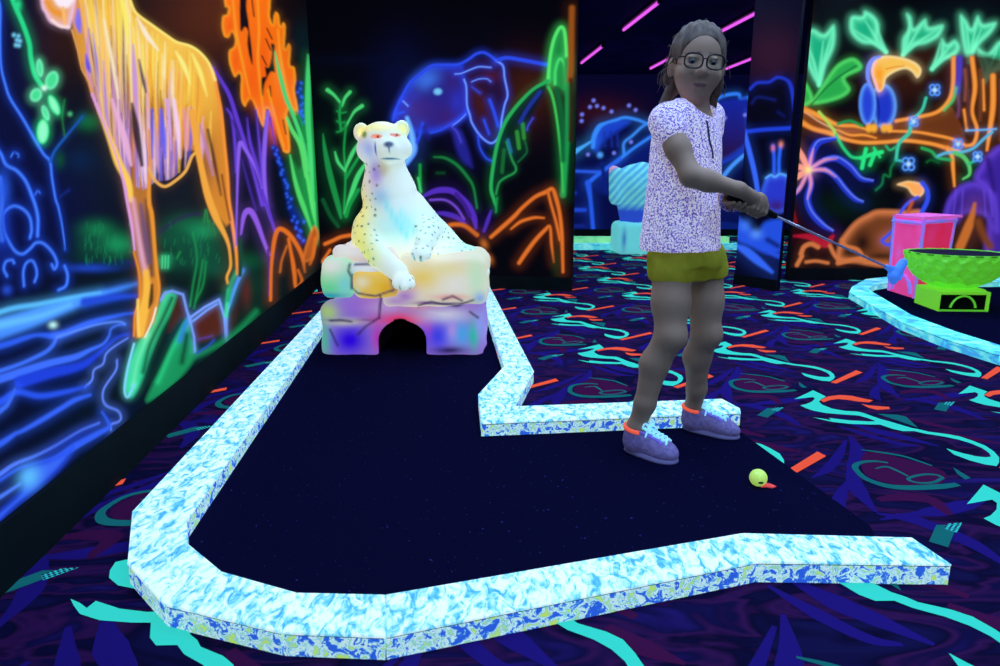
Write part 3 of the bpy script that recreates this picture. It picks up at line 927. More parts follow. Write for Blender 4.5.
# purple arches and orange rocks
for q, c, w in (([(424, 196), (432, 192), (441, 190), (452, 191), (460, 197), (468, 206), (474, 218), (476, 228)], (82, 46, 190), [3, 5, 6, 6, 6, 7, 6, 3]),
                ([(430, 200), (445, 200), (456, 207), (464, 219)], (120, 76, 220), 2), ([(438, 213), (446, 214), (456, 217), (465, 223)], (74, 44, 180), [3, 5, 5, 3]),
                ([(491, 211), (488, 220), (484, 231)], (74, 44, 180), [2, 4, 3]), ([(456, 194), (464, 204), (470, 216)], (60, 30, 140), 4)):
    S(q, c, w, 1, .95, .15)
for q, w in (([(443, 230), (448, 226), (455, 224.5), (465, 226), (477, 235)], 4.6), ([(491, 237), (500.6, 228.6), (514, 216.6), (522, 208), (535, 197), (546, 192), (552.4, 189), (556, 198), (559, 210), (561, 224), (562, 240), (563, 272)], [4, 4.5, 4.5, 4, 4, 4.5, 4, 4.5, 4, 4, 4, 3]),
             ([(548, 192), (551, 204), (556, 222), (560, 240)], 3), ([(544, 218), (536, 217.5), (529, 218.8), (520, 222), (511, 229)], [2, 3, 3.4, 3.4, 2]),
             ([(519, 263), (526, 252.6), (535, 240.6), (545, 230), (550, 227), (551.6, 245), (554, 262)], [4, 4.6, 4.4, 4, 3, 3, 2]),
             ([(325, 244), (332, 241), (341, 237), (352, 235)], 4), ([(322, 262), (330, 250)], 3)):
    S(q, (196, 92, 30), w, 1.1, 1, .2, core=(226, 116, 46))
for x, y in ((484, 244), (489, 259)):
    Bl(x, y, 3.4, 5, (200, 108, 46), .9, -.5)
Bl(462, 242, 14, 12, (26, 14, 8), .8)
Bl(556, 262, 4, 14, (6, 50, 24), .7)
S([(572, 8), (571.5, 30), (571, 62), (570, 80)], (150, 80, 26), 6, 2, .9, .15)
S([(571, 80), (570.5, 140)], (50, 26, 22), 5, 2, .8, 0)
m.build('wall_back', M_MURAL, 1)

# ------------------------------------------------------------ wall_right: toucan on a branch
A, B = np.array((2.66, 6.12)), np.array((5.9, 6.12))
m = Mural(A, B, np.concatenate((np.linspace(0, 2.15, 290, endpoint=False), np.linspace(2.15, B[0] - A[0], 80))), np.concatenate((np.linspace(0, .1, 3, endpoint=False), np.linspace(.1, CEIL_Z, 330))))
m.base((5, 5, 13))
S, Fl, Bl = m.stroke, m.fill, m.blob
Bl(900, 80, 40, 24, (60, 24, 10), .7)
Bl(925, 60, 22, 20, (54, 24, 12), .7)
Bl(850, 30, 60, 20, (4, 26, 24), .6)
Bl(960, 20, 50, 16, (4, 26, 30), .6)
Bl(845, 205, 34, 14, (4, 26, 18), .9)
S([(805, 14), (803.5, 60), (800.5, 104), (797, 150)], (150, 74, 24), [5, 5, 5, 3], 1.2, 1, .1)
LE = (116, 250, 196)
leaves = ([(886, 52), (878.5, 40.5), (879, 25), (874, 16), (865, 11), (862, 16), (851.5, 16.5), (849.5, 27), (853, 36), (862, 43), (874, 45)],
          [(903, 55), (902.5, 39), (908.5, 28), (906.3, 14), (911, 17), (914, 28), (925, 19), (929, 27), (943, 25), (939, 36), (926.6, 43.5), (913, 46.5)],
          [(932, 69), (940, 55), (941.6, 39), (947, 44), (955, 40), (959.6, 48), (953.6, 57), (943, 60)],
          [(969, 62), (962.6, 43.5), (960, 16), (966, 20), (971.6, 28), (977.6, 16), (983, 24), (996, 22.5), (991, 33), (978, 46)],
          [(984.4, 82), (985, 66), (977, 48), (988, 53), (1000, 41), (1012, 50), (1006, 66), (996, 72)],
          [(819, 85), (807, 63), (805.5, 36), (813, 29), (824, 34), (834, 25), (834.5, 45), (826, 66)],
          [(1020, 60), (1012, 36), (1018, 14), (1030, 24), (1044, 12), (1042, 40)])
for q in leaves:
    Fl(q, (24, 176, 128), 1.8, 1, edge=LE, ew=5, halo=.4)
    t = np.array(q[0], float)
    cen = np.mean(q, axis=0)
    for e in (q[len(q) // 3], q[len(q) // 2], q[2 * len(q) // 3]):
        S([t, t + (np.array(e) - t) * .35 + (cen - t) * .1, np.array(e, float) * .85 + t * .15], LE, [3.4, 3, 1], 1.8, .8, 0)
for q in ([(813, 104), (818, 92), (825, 81), (837, 65), (852, 58), (861, 64), (860, 70), (845, 78), (850, 90), (838, 99)],
          [(799, 78), (807, 84), (813, 99), (806, 106), (799, 104)]):
    Fl(q, (40, 170, 76), 1.8, 1, edge=(86, 230, 110), ew=3.2, halo=.2)
S([(812, 104), (826, 88), (840, 76), (856, 66)], (20, 100, 50), 2, 1.2, .8, 0)
# trunk and branch
Fl([(952, 58), (1010, 66), (1016, 150), (990, 165), (962, 150), (948, 118), (952, 90)], (40, 20, 16), 3, .9)
Fl([(799.5, 106), (810, 110.5), (825, 118), (838.6, 124), (855, 124.8), (866, 128), (896, 121), (911, 117), (930, 114), (945, 106), (955, 112), (966, 145), (947, 150),
    (930, 145), (905, 142), (885, 143.5), (862.6, 144), (844.6, 140.6), (829.6, 134.6), (813, 130), (799.5, 122.5)], (104, 52, 24), 1.3, 1)
Bl(900, 133, 24, 4, (40, 18, 14), .8); Bl(936, 138, 22, 4, (40, 18, 14), .8); Bl(850, 131, 16, 3, (150, 84, 60), .8)
for q, w in (([(799.5, 108), (810, 112), (825, 119), (838.6, 125), (855, 126), (868, 130)], [7, 6, 5, 4, 4, 2]),
             ([(799.5, 121), (813, 128.5), (829.6, 133), (844.6, 139), (862.6, 142.5), (885, 142), (905, 140.5), (930, 143.5), (947, 148), (960, 151)], [6, 5, 5, 4, 4, 4, 4, 4, 4, 2]),
             ([(838, 130), (850, 135), (864, 135), (876, 138)], [2, 3, 3, 2]), ([(953.5, 58), (953, 87), (948, 102), (936, 112.6), (915, 117.5), (896, 121)], [5, 5, 4.5, 4, 4, 4]),
             ([(972, 58), (975, 87), (972, 111), (977, 129), (974, 143), (966, 146)], [5, 5, 4, 4, 4, 3]), ([(993, 76), (993, 105), (990, 129), (987, 150)], [6, 6, 5, 3]),
             ([(890, 131), (916, 132), (934, 135), (952, 139), (966, 145.6)], [3, 3, 3.4, 3.4, 3]), ([(947, 148), (952, 156), (953, 168), (954.4, 186)], [5, 4, 4, 2.5]),
             ([(1008, 60), (1010, 120), (1006, 170)], 6), ([(964, 110), (967, 130)], 3), ([(983, 80), (984, 110)], 3)):
    S(q, (224, 124, 40), w, 1.2, 1, .15, core=(246, 156, 66))
S([(805, 112), (820, 122), (836, 130)], (236, 170, 130), 1.6, 1, .9, 0)
S([(959.5, 58), (959, 76), (957, 92)], (76, 60, 190), 6, 1.8, .9)
for x, y0_, y1_, c in ((965, 70, 100, (150, 84, 60)), (980, 70, 120, (120, 66, 40)), (968, 90, 126, (100, 56, 60)), (958, 96, 116, (120, 70, 110)), (1000, 80, 140, (110, 60, 40))):
    S([(x, y0_), (x + 1, (y0_ + y1_) / 2), (x, y1_)], c, 4, 2, .7, 0)
S([(956, 88), (953, 100), (944, 110)], (90, 200, 110), 3, 1.4, .8)
# toucan
t = np.linspace(0, 2 * math.pi, 15)[:-1]
Fl([(883.5 + 13 * math.cos(k), 106 + 22 * math.sin(k)) for k in t], (30, 54, 200), 1.4, 1, edge=(104, 166, 255), ew=3.4, halo=.2)
Fl([(867.5 + 8.5 * math.cos(k), 104 + 21 * math.sin(k)) for k in t], (36, 66, 214), 1.2, 1, edge=(92, 156, 255), ew=3)
S([(876, 92), (879, 110), (878, 124)], (16, 24, 110), 2, 1.2, .8, 0)
Fl([(874, 60), (880, 56.5), (889, 55.5), (902.6, 57.5), (914.6, 62), (920.8, 68), (920.8, 74), (917, 78), (912, 72), (905, 69), (895, 72), (886.5, 78), (884.6, 85), (882, 90.5), (878, 91.6), (874.5, 84), (871, 71)],
   (252, 196, 84), 1, 1, edge=(255, 226, 160), ew=2.4, halo=.25)
Bl(879, 74, 4.5, 8, (255, 156, 24), .95); Bl(880, 86, 2.6, 5, (255, 150, 60), .9)
S([(886, 69), (895, 67), (904, 66)], (230, 130, 30), 1.4, .8, .8, 0)
S([(876, 62), (872, 70), (875, 82), (879, 91)], (255, 180, 210), 1.8, .9, .9, 0)
S([(880, 56.5), (873, 59.5), (868.5, 67), (868, 78), (871, 86)], (126, 146, 255), [2.5, 4, 4.5, 4, 3], 1, 1, .2)
for x in (869, 874, 884, 889):
    Bl(x, 128, 3.6, 4.6, (252, 176, 56), 1, p=4)
# vines and flowers
for q, c, w in (([(819, 112), (826, 120), (832.6, 128.5), (836, 135)], (180, 220, 90), 3), ([(836, 135), (841, 144), (845, 150), (852, 157), (861, 158)], (40, 210, 120), 3),
                ([(866, 149), (864, 158), (862, 168)], (40, 230, 130), 4), ([(861, 158), (870, 155), (882, 152)], (40, 230, 130), 4), ([(875, 152), (872, 160), (870, 165)], (40, 230, 130), 4), ([(874, 148), (880, 157)], (40, 230, 130), 2.4),
                ([(926, 98), (922, 110), (912, 121), (909, 133), (899, 143.5), (896, 160)], (64, 200, 170), [3, 3, 3, 4, 3.6, 3]),
                ([(896, 160), (891, 168), (889.6, 176.5), (884, 175), (882, 184), (876, 190)], (18, 110, 60), 2.4), ([(886, 146), (890, 150), (896, 147)], (40, 180, 120), 2.4), ([(896, 160), (902, 161)], (60, 190, 180), 2.4),
                ([(922, 148), (931.6, 151.6), (937.6, 157.6), (951, 160)], (40, 170, 90), 3), ([(938, 156), (947, 152.8), (961.6, 152), (973.6, 148), (983, 139.6), (992, 132)], (90, 180, 220), 3),
                ([(966, 130.5), (980, 130), (996, 129)], (110, 180, 250), 2), ([(954.4, 152.8), (962.8, 156.4), (968.8, 164.8), (969.4, 174.4), (963, 179)], (90, 200, 110), [4, 4.4, 4, 3, 2]),
                ([(968.8, 164), (974, 161)], (50, 190, 130), 2.4), ([(926.8, 162), (931, 160), (938.8, 162.4)], (12, 90, 40), 2.4), ([(838, 124), (850, 121), (862, 126)], (30, 150, 80), 3)):
    S(q, c, w, 1, .95, .18)
for x, y, r in ((934.8, 90, 3.4), (913.6, 121.5, 3), (908.5, 164, 4), (958, 144, 3), (977.6, 156.6, 3)):
    for k in range(4):
        aa = math.pi / 4 + k * math.pi / 2
        cx, cy = x + r * math.cos(aa), y + r * 1.15 * math.sin(aa)
        ring = [(cx + r * .72 * math.cos(u), cy + r * .72 * math.sin(u)) for u in np.linspace(0, 2 * math.pi, 9)]
        S(ring, (84, 150, 255), 1.7, .8, 1, .2)
    Bl(x, y, 2, 2, (200, 240, 255))
# star flower
c0 = (808.5, 170)
for q, w in (([c0, (811, 158), (813.5, 149), (820, 141.5), (836, 139)], [4, 7, 8, 7, 2]), ([c0, (823.6, 160.5), (837, 158.5), (850.6, 167), (861, 178.5), (873, 182)], [3, 6, 7, 7, 5, 1]),
             ([c0, (825, 170), (835.6, 177), (846, 190), (855, 199), (863, 203)], [3, 6, 6, 6, 5, 1]), ([c0, (811, 184), (807.5, 199), (812, 213), (823, 225), (833, 232)], [3, 6, 7, 7, 6, 1]), ([c0, (800, 188), (793, 196)], [3, 4, 4])):
    S(q, (34, 54, 200), w, 1, 1, .2)
    S(np.array(q[1:]) + (0, -1.6), (100, 130, 255), 1.6, .9, .9, 0)
    S(q[:3], (250, 160, 170), [4, 3.5, 1], 1.5, .7, 0)
for q in ([c0, (803, 158), (797.5, 146.5)], [c0, (800, 167), (794, 166)], [c0, (800, 175), (793, 181)]):
    S(q, (250, 158, 140), [3.5, 6, 3], 1, 1, .15)
Bl(*c0, 3.6, 3.6, (255, 236, 150))
# red leaves, rocks, second bird, purple bells
S([(792, 204), (795, 222)], (120, 16, 26), [2, 5], 1.2); S([(794, 236), (810, 237), (825, 244), (833, 236)], (172, 18, 48), [2, 6, 8, 3], 1.4, 1, .1)
Fl([(839, 244), (846, 232), (856, 221), (868, 214), (879, 210), (905, 211), (925, 215), (930, 268), (890, 268), (858, 263), (838, 260)], (110, 58, 30), 2, 1, edge=(216, 124, 74), ew=6)
Bl(862, 244, 9, 12, (22, 12, 10), .95, .3); Bl(850, 252, 8, 6, (16, 9, 9), .9); Bl(890, 240, 12, 10, (176, 96, 58), .8); Bl(880, 256, 22, 3, (30, 14, 10), .7)
for q, w in (([(797, 265), (802, 256)], 4), ([(801, 254), (804, 247), (811, 244), (818, 247)], 4.5), ([(806, 262), (816, 261), (828, 263)], 3), ([(830, 246), (834, 254), (840, 262)], 4), ([(838, 263), (852, 260), (866, 258)], 4.5), ([(842, 240), (846, 246), (858, 250), (866, 262)], 4)):
    S(q, (206, 116, 66), w, 1.4, 1, .1)
Fl([(897, 184.7), (903, 182), (910, 181), (922, 184), (924, 192), (919, 197), (912, 194.5), (907, 188)], (255, 172, 84), 1, 1, edge=(255, 210, 150), ew=1.6, halo=.15)
S([(922, 183), (927, 190), (927.5, 200), (922, 212)], (50, 80, 240), 4.4, 1.2, 1, .2)
S([(918, 197), (908, 203), (900.5, 213), (894, 229), (886, 237), (882, 241), (889, 245), (893, 238), (900, 222)], (56, 84, 240), 3, 1, 1, .15)
S([(912, 202), (908, 212)], (190, 90, 50), 4, 1.5, .8)
Fl([(975, 180), (980, 166), (990, 153), (1002, 146), (1018, 160), (1022, 270), (985, 270), (990, 200)], (60, 36, 160), 3, .95, edge=(104, 66, 220), ew=6)
S([(988, 160), (994, 190)], (44, 24, 120), 6, 3, .8, 0)
Fl([(943, 225), (946, 206), (952, 194), (962, 185), (975, 182), (988, 188), (996, 202), (999, 232), (990, 226), (984, 216), (966, 214), (956, 224)], (58, 34, 150), 2.5, 1, edge=(96, 64, 214), ew=6, halo=.1)
Bl(972, 228, 16, 22, (20, 10, 30), .85)
S([(974.7, 204), (972, 216), (968, 228), (960, 247)], (196, 108, 46), [3, 6, 9, 9], 2, 1); S([(978, 222), (984, 236), (990, 246)], (120, 62, 30), 8, 3, .9)
for x in (956, 963, 984, 990):
    S([(x, 190), (x + (x - 974) * .15, 216)], (120, 84, 230), 2, 1.4, .5, 0)
m.build('wall_right', M_MURAL, 1)

# ------------------------------------------------------------ wall_far: blue rocks and stars
A, B = np.array((0.4, 11.9)), np.array((5.6, 11.9))
m = Mural(A, B, np.linspace(0, 5.2, 330), np.linspace(0, CEIL_Z, 190))
m.base((6, 6, 40))
S, Fl, Bl = m.stroke, m.fill, m.blob
Bl(600, 112, 36, 16, (50, 14, 26), .8)
Fl([(560, 165), (575, 148), (592, 140), (597, 126), (612, 119), (628, 117), (645, 122), (720, 130), (760, 100), (760, 260), (560, 260)], (6, 12, 70), 3, .9)
Fl([(593, 146), (596, 132), (604, 124), (620, 119), (630, 122), (615, 133), (603, 142), (597, 152)], (24, 60, 200), 2.5, .9)
Fl([(604, 172), (616, 162), (632, 150), (650, 138), (650, 190), (612, 196), (596, 188)], (10, 26, 110), 2.5, .9)
for x in (604, 611, 617):
    S([(x, 132), (x + 1, 146)], (24, 44, 150), 3, 1.6, .7)
for q, c, w in (([(562, 160), (570, 154), (576, 151), (584, 146), (592, 141)], (70, 170, 255), [5, 6, 5, 3, 2]), ([(593, 147), (594, 137), (599, 127), (606, 123), (616, 120), (625, 117.5), (638, 120), (648, 124)], (56, 140, 255), [4, 5, 5, 3, 3, 3, 3, 2]),
                ([(624, 154), (624, 143), (632, 136), (643, 126), (652, 121)], (60, 140, 250), 2.6), ([(616, 162), (634, 148), (652, 136)], (50, 130, 255), 3), ([(572, 171), (598, 172)], (40, 90, 230), 3),
                ([(588, 183), (600, 173), (613, 164), (620, 159)], (40, 100, 240), 4), ([(588, 183), (590.5, 200), (592, 216), (593, 228)], (36, 90, 235), [6, 4, 4, 4]), ([(572, 210), (585, 210)], (30, 70, 210), 4),
                ([(572, 226), (584, 226)], (16, 34, 130), 4), ([(570, 194), (575, 193)], (20, 50, 170), 4), ([(602, 164), (606, 190)], (12, 30, 120), 4),
                ([(711, 110), (715, 101), (725, 95.5), (738, 94), (741, 99), (750, 97)], (50, 130, 255), 3.4), ([(745, 110), (747, 135), (750, 160)], (46, 100, 250), 4),
                ([(722, 178), (732, 166), (745, 154)], (70, 150, 255), 4), ([(718, 162), (735, 154), (750, 144)], (26, 60, 190), 8), ([(716, 200), (740, 205)], (24, 60, 180), 8), ([(716, 225), (740, 228)], (10, 30, 110), 9)):
    S(q, c, w, 1.3, .95, .25)
Fl([(710, 112), (716, 102), (740, 98), (748, 100), (748, 134), (738, 150), (716, 158)], (20, 40, 170), 3, .9, col2=(40, 16, 50))
for x, y in ((593.6, 100.5), (590, 107), (597, 106), (603.5, 108), (611.5, 111.6), (582, 114.5), (581.6, 121), (629, 105.5), (635.6, 110), (588, 154.5), (614, 153), (631, 142), (725, 118), (745, 115)):
    Bl(x, y, 1.9, 1.9, (120, 130, 255), .95, p=3)
Bl(600, 155, 3, 3, (80, 160, 255), 1, p=3)
m.build('wall_far', M_MURAL, 1)

# ------------------------------------------------------------ wall_partition: short blue panel
A, B = np.array((2.075, 5.87)), np.array((2.275, 5.438))
L = np.linalg.norm(B - A)
m = Mural(A, B, np.linspace(0, L, 90), np.linspace(0, CEIL_Z, 330))
m.base((6, 6, 34))
S, Fl, Bl = m.stroke, m.fill, m.blob
Bl(772, 55, 30, 30, (50, 20, 44), .9)
Fl([(746, 92), (757, 84), (778, 78), (792, 84), (796, 200), (745, 200)], (5, 5, 22), 3, .9)
for q, c, w in (([(750, 89), (757, 83), (769, 82), (777, 77.5), (785, 79), (790, 84), (793, 97), (795, 120)], (32, 54, 200), [3, 3, 3, 3, 3, 4, 4, 3]), ([(752, 103), (758, 97), (775, 100)], (16, 26, 100), 3),
                ([(744, 132), (760, 130), (775, 129), (793, 128)], (30, 64, 220), 4), ([(744, 130), (749, 150), (755, 175), (759, 200)], (56, 104, 255), [4, 5, 5, 4]), ([(778, 112), (784, 116)], (12, 20, 90), 3),
                ([(773, 146), (774, 158), (774, 172)], (40, 90, 240), 3.4), ([(780.5, 146), (779, 160), (779, 172)], (40, 100, 250), 3.4)):
    S(q, c, w, 1.2, .95, .2)
Bl(773, 148, 2, 3, (220, 120, 140), .9); Bl(781, 144.5, 2.2, 3, (240, 140, 100), .9)
Fl([(760, 200), (765, 180), (770, 175), (778, 174), (787, 175), (791, 186), (793, 204), (784, 212), (766, 212)], (40, 56, 205), 2, 1, edge=(56, 96, 240), ew=4)
S([(766, 178), (771, 175), (775, 177), (780, 174), (787, 176)], (90, 170, 255), 2, 1)
Bl(776, 206, 8, 6, (60, 20, 90), .8)
Fl([(736, 216), (742, 220), (757, 233), (764, 223), (777, 219), (784, 223), (786, 246), (770, 254), (750, 246), (736, 238)], (34, 80, 225), 2.5, 1)
Bl(756, 234, 6, 5, (90, 150, 255), .8); Bl(745, 226, 6, 6, (70, 130, 255), .7)
S([(768, 240), (778, 246)], (8, 12, 70), 6, 2.5, .7, 0)
S([(737, 246), (746, 251), (757, 260), (772, 272)], (52, 104, 250), [4, 8, 8, 3], 2, 1); S([(770, 252), (779, 256), (784, 252)], (40, 80, 230), 5, 2, .9); S([(783, 232), (784, 255), (783, 278)], (24, 44, 150), 3, 1.5, .8)
m.build('wall_partition', M_MURAL, 1, 0.035)

# ---------------------------------------------------------------- floor: fluorescent patterned carpet
LAT_A = np.array((0.7042, 0.0681))
LAT_B = np.array((0.0698, -0.9102))
M_CARPET = noise_mat('dark purple carpet', [(0.32, (24, 20, 66)), (0.44, (15, 12, 44)), (0.51, (58, 22, 72)), (0.57, (20, 15, 58)), (0.72, (44, 28, 104))],
                     scale=(2.6, 7.0, 1), detail=2.5, distort=1.6, rough=0.95, spec=0.02)
M_CYAN = plain('cyan carpet yarn', (58, 226, 210), emit=0.68, rough=0.95, spec=0.0, diff=.3)
M_ORANGE = plain('orange carpet yarn', (250, 92, 66), emit=0.68, rough=0.95, spec=0.0, diff=.3)
M_TEAL = plain('teal carpet yarn', (24, 112, 116), emit=0.42, rough=0.95, spec=0.0, diff=.5)
M_VIOLET = plain('violet carpet yarn', (40, 26, 112), emit=0.0, rough=0.95, spec=0.0)
M_MAROON = plain('maroon carpet yarn', (74, 22, 66), emit=0.0, rough=0.95, spec=0.0)


def dotted(name, col, emit, freq):
    m, nt, b = new_mat(name)
    tc = nt.nodes.new('ShaderNodeTexCoord')
    ck = nt.nodes.new('ShaderNodeTexChecker')
    ck.inputs['Scale'].default_value = freq
    ck.inputs['Color1'].default_value = (*lin(col), 1)
    ck.inputs['Color2'].default_value = (*lin((24, 16, 70)), 1)
    em = nt.nodes.new('ShaderNodeMath'); em.operation = 'MULTIPLY'; em.inputs[1].default_value = emit
    nt.links.new(tc.outputs['Object'], ck.inputs['Vector'])
    nt.links.new(ck.outputs['Color'], b.inputs['Base Color'])
    nt.links.new(ck.outputs['Color'], b.inputs['Emission Color'])
    nt.links.new(ck.outputs['Fac'], em.inputs[0])
    nt.links.new(em.outputs[0], b.inputs['Emission Strength'])
    b.inputs['Roughness'].default_value = 0.95
    b.inputs['Specular IOR Level'].default_value = 0.0
    return m


M_DOTS = dotted('cyan dotted carpet yarn', (50, 180, 172), 0.5, 150)
carpet_mats = [M_CARPET, M_CYAN, M_ORANGE, M_TEAL, M_VIOLET, M_MAROON, M_DOTS]


def flat(pts, n=0):
    if n:
        pts = spline(pts, n, True)
    return [G(x, y)[:2] for x, y in pts]


def band(pts, w):
    """ribbon on the floor along points given in image pixels, width in metres"""
    g = spline([G(x, y)[:2] for x, y in pts], 6)
    w = np.interp(np.linspace(0, 1, len(g)), np.linspace(0, 1, np.size(w)), np.atleast_1d(w).astype(float)) / 2
    t = np.gradient(g, axis=0)
    t /= np.linalg.norm(t, axis=1, keepdims=True) + 1e-9
    n = np.c_[-t[:, 1], t[:, 0]]
    return list(g + n * w[:, None]) + list((g - n * w[:, None])[::-1])


LOW, MID, TOP = 0.0003, 0.0007, 0.0011
motif = [
    (4, LOW, band([(850, 436), (858, 452), (852, 470), (858, 490), (876, 512)], [.01, .05, .03, .05, .01])),
    (4, LOW, band([(852, 478), (842, 492), (838, 508), (846, 520)], [.01, .03, .04, .01])),
    (4, LOW, band([(846, 440), (838, 456), (826, 470), (812, 478)], [.01, .03, .03, .005])),
    (4, LOW, band([(880, 520), (905, 516), (930, 524), (950, 536)], [.005, .03, .03, .005])),
    (4, LOW, band([(852, 424), (880, 432), (905, 438), (938, 446)], [.02, .06, .05, .01])),
    (4, LOW, band([(838, 426), (870, 436), (900, 444), (920, 446)], [.01, .04, .03, .01])),
    (4, LOW, band([(905, 515), (935, 512), (965, 505), (985, 500)], [.01, .05, .05, .01])),
    (4, LOW, band([(900, 398), (930, 402), (960, 410), (985, 420)], [.01, .05, .05, .01])),
    (5, LOW, flat([(866, 452), (900, 458), (930, 466), (946, 474), (940, 484), (905, 486), (876, 480), (862, 470)], 3)),
    (5, LOW, band([(878, 500), (905, 497), (930, 500), (950, 515)], [.02, .05, .05, .02])),
    (5, LOW, band([(905, 418), (930, 424), (958, 430)], [.01, .04, .02])),
    (5, LOW, band([(750, 440), (775, 447), (800, 452)], [.02, .05, .01])),
    (3, MID, band([(861, 450), (880, 452.5), (902.5, 456.3), (917.5, 461), (932, 466)], [.006, .014, .014, .012, .008])),
    (3, MID, band([(888, 463), (875, 461.5), (862, 462.5), (855, 466.5), (859, 473.5), (868, 480), (887.5, 486.2), (910, 488), (940, 486.8), (958, 484.5)], [.01, .014, .016, .018, .018, .022, .03, .03, .03, .02])),
    (3, MID, band([(875, 469), (886, 467), (896, 470.5), (908, 476.5)], [.004, .012, .012, .008])),
    (3, MID, band([(943, 478), (936, 475.2), (924, 474.8), (911, 477.5), (909, 480.5), (920, 483.3), (934, 482.5), (943, 478)], .011)),
    (3, MID, flat([(953, 467.5), (961, 472.5), (971, 478.5), (965, 479.8), (957, 474)])),
    (3, MID, flat([(934, 409.6), (938.6, 403), (952, 402.8), (946, 411.8)])),
    (3, MID, flat([(877, 414), (897, 415), (906, 417), (918, 428), (895, 420)])),
    (6, MID, flat([(948, 524), (962, 523), (957, 533), (944, 529)])),
    (1, TOP, flat([(794.3, 399.5), (806, 394), (813, 390.6), (819, 393.5), (826, 397), (821, 399.5), (819, 402), (822, 405), (832, 409), (845, 411.3), (858, 412), (864, 413.6), (872, 416.5),
                   (881, 419.6), (890, 422), (900, 425), (912, 428.5), (920, 430), (928, 432), (947.6, 434.6), (960, 437), (972, 441), (985, 446), (994, 452), (999, 458), (999, 463), (996.5, 466.5),
                   (985, 465), (970, 461), (954, 455), (946, 448.8), (955, 451.5), (964, 454), (976, 456.8), (986, 457.8), (991, 457), (989, 453.5), (982, 448.5), (970, 443.5), (958, 440),
                   (944, 437), (930, 434.8), (925, 434), (914, 431.5), (903, 431.6), (893, 429.4), (880, 425), (870, 425), (850, 424.3), (833, 422.4), (822, 420), (813, 417.8),
                   (822, 419), (831, 420.6), (829, 418.4), (850, 420.8), (868, 421.8), (876, 421.6), (868, 418.6), (859, 416), (843, 414.9), (826, 413.5), (813, 411), (806, 408.6), (800.3, 405.8), (806, 404.5), (812, 402), (815, 399), (813, 397.5), (808, 398)])),
    (2, TOP, flat([(820, 400.6), (828, 396.8), (840, 395.3), (852, 396.2), (863, 398.8), (873, 400.7), (869, 402.8), (859, 402), (847, 400.2), (838, 399.4), (830, 400.4), (823.6, 402.6)])),
    (2, TOP, flat([(861, 404.2), (869.5, 405.8), (879, 406.6), (889, 407.3), (890, 409.4), (877, 410.3), (868, 408)])),
    (2, TOP, flat([(830.5, 382.6), (856, 370.6), (862.5, 372.8), (836, 384)])),
]
fV, fF, fM = [(-3.4, -1.5, 0), (7, -1.5, 0), (7, 12.6, 0), (-3.4, 12.6, 0)], [(0, 1, 2, 3)], [0]
for j in range(-11, 4):
    for i in range(-9, 9):
        off = i * LAT_A + j * LAT_B
        c = motif[12][2][0] + off
        if not (0.25 < c[1] < 11.6 and -2.2 < c[0] < 6.2) or abs(c[0]) > 0.95 * c[1] + 1.2:
            continue
        for q_, (mi, z, poly) in enumerate(motif):
            z = z + 0.00003 * q_
            o = len(fV)
            fV += [(p[0] + off[0], p[1] + off[1], z) for p in poly]
            fF.append(tuple(range(o, o + len(poly))))
            fM.append(mi)
floor = mesh_obj('floor', fV, fF, carpet_mats)
floor.data.polygons.foreach_set('material_index', fM)
for p in floor.data.polygons:
    if p.normal.z < 0:
        p.flip()
tag(floor, kind='structure')

# ---------------------------------------------------------------- ceiling and skirting
M_CEIL = noise_mat('dark navy ceiling', [(0.35, (22, 14, 70)), (0.7, (30, 18, 92))], scale=(2, 2, 2), rough=0.9, spec=0.05)
v, f = box_geo((1.8, 5.5, CEIL_Z + 0.04), (5.2, 7.1, 0.04))
tag(mesh_obj('ceiling', v, f, M_CEIL), kind='structure')
M_SKIRT = noise_mat('black green skirting paint', [(0.4, (10, 20, 22)), (0.7, (14, 26, 30))], scale=(6, 6, 6), rough=0.8, spec=0.1)


def skirting(name, A, B, h, side, t=0.014):
    A, B = np.array(A), np.array(B)
    d = (B - A) / np.linalg.norm(B - A)
    n = np.array((d[1], -d[0])) * t * side
    v, f = prism_geo([A, B, B + n, A + n], 0.0, h)
    tag(mesh_obj(name, v, f, M_SKIRT), kind='structure')


skirting('baseboard_left', LW(-1.3), LW(5.92), 0.142, 1)
skirting('baseboard_back', (LW(5.93)[0] + .02, 5.926), (0.590, 5.448), 0.11, 1)
skirting('baseboard_right', (2.66, 6.12), (5.9, 6.12), 0.11, 1)
skirting('baseboard_partition', (2.075, 5.87), (2.275, 5.438), 0.09, 1)
skirting('baseboard_far', (0.4, 11.9), (5.6, 11.9), 0.12, 1)

v, f = box_geo((-1.0, 11.95, CEIL_Z / 2), (1.39, 0.05, CEIL_Z / 2))
tag(mesh_obj('wall_far_plain', v, f, plain('dark navy wall', (10, 9, 30), rough=.9)), kind='structure')

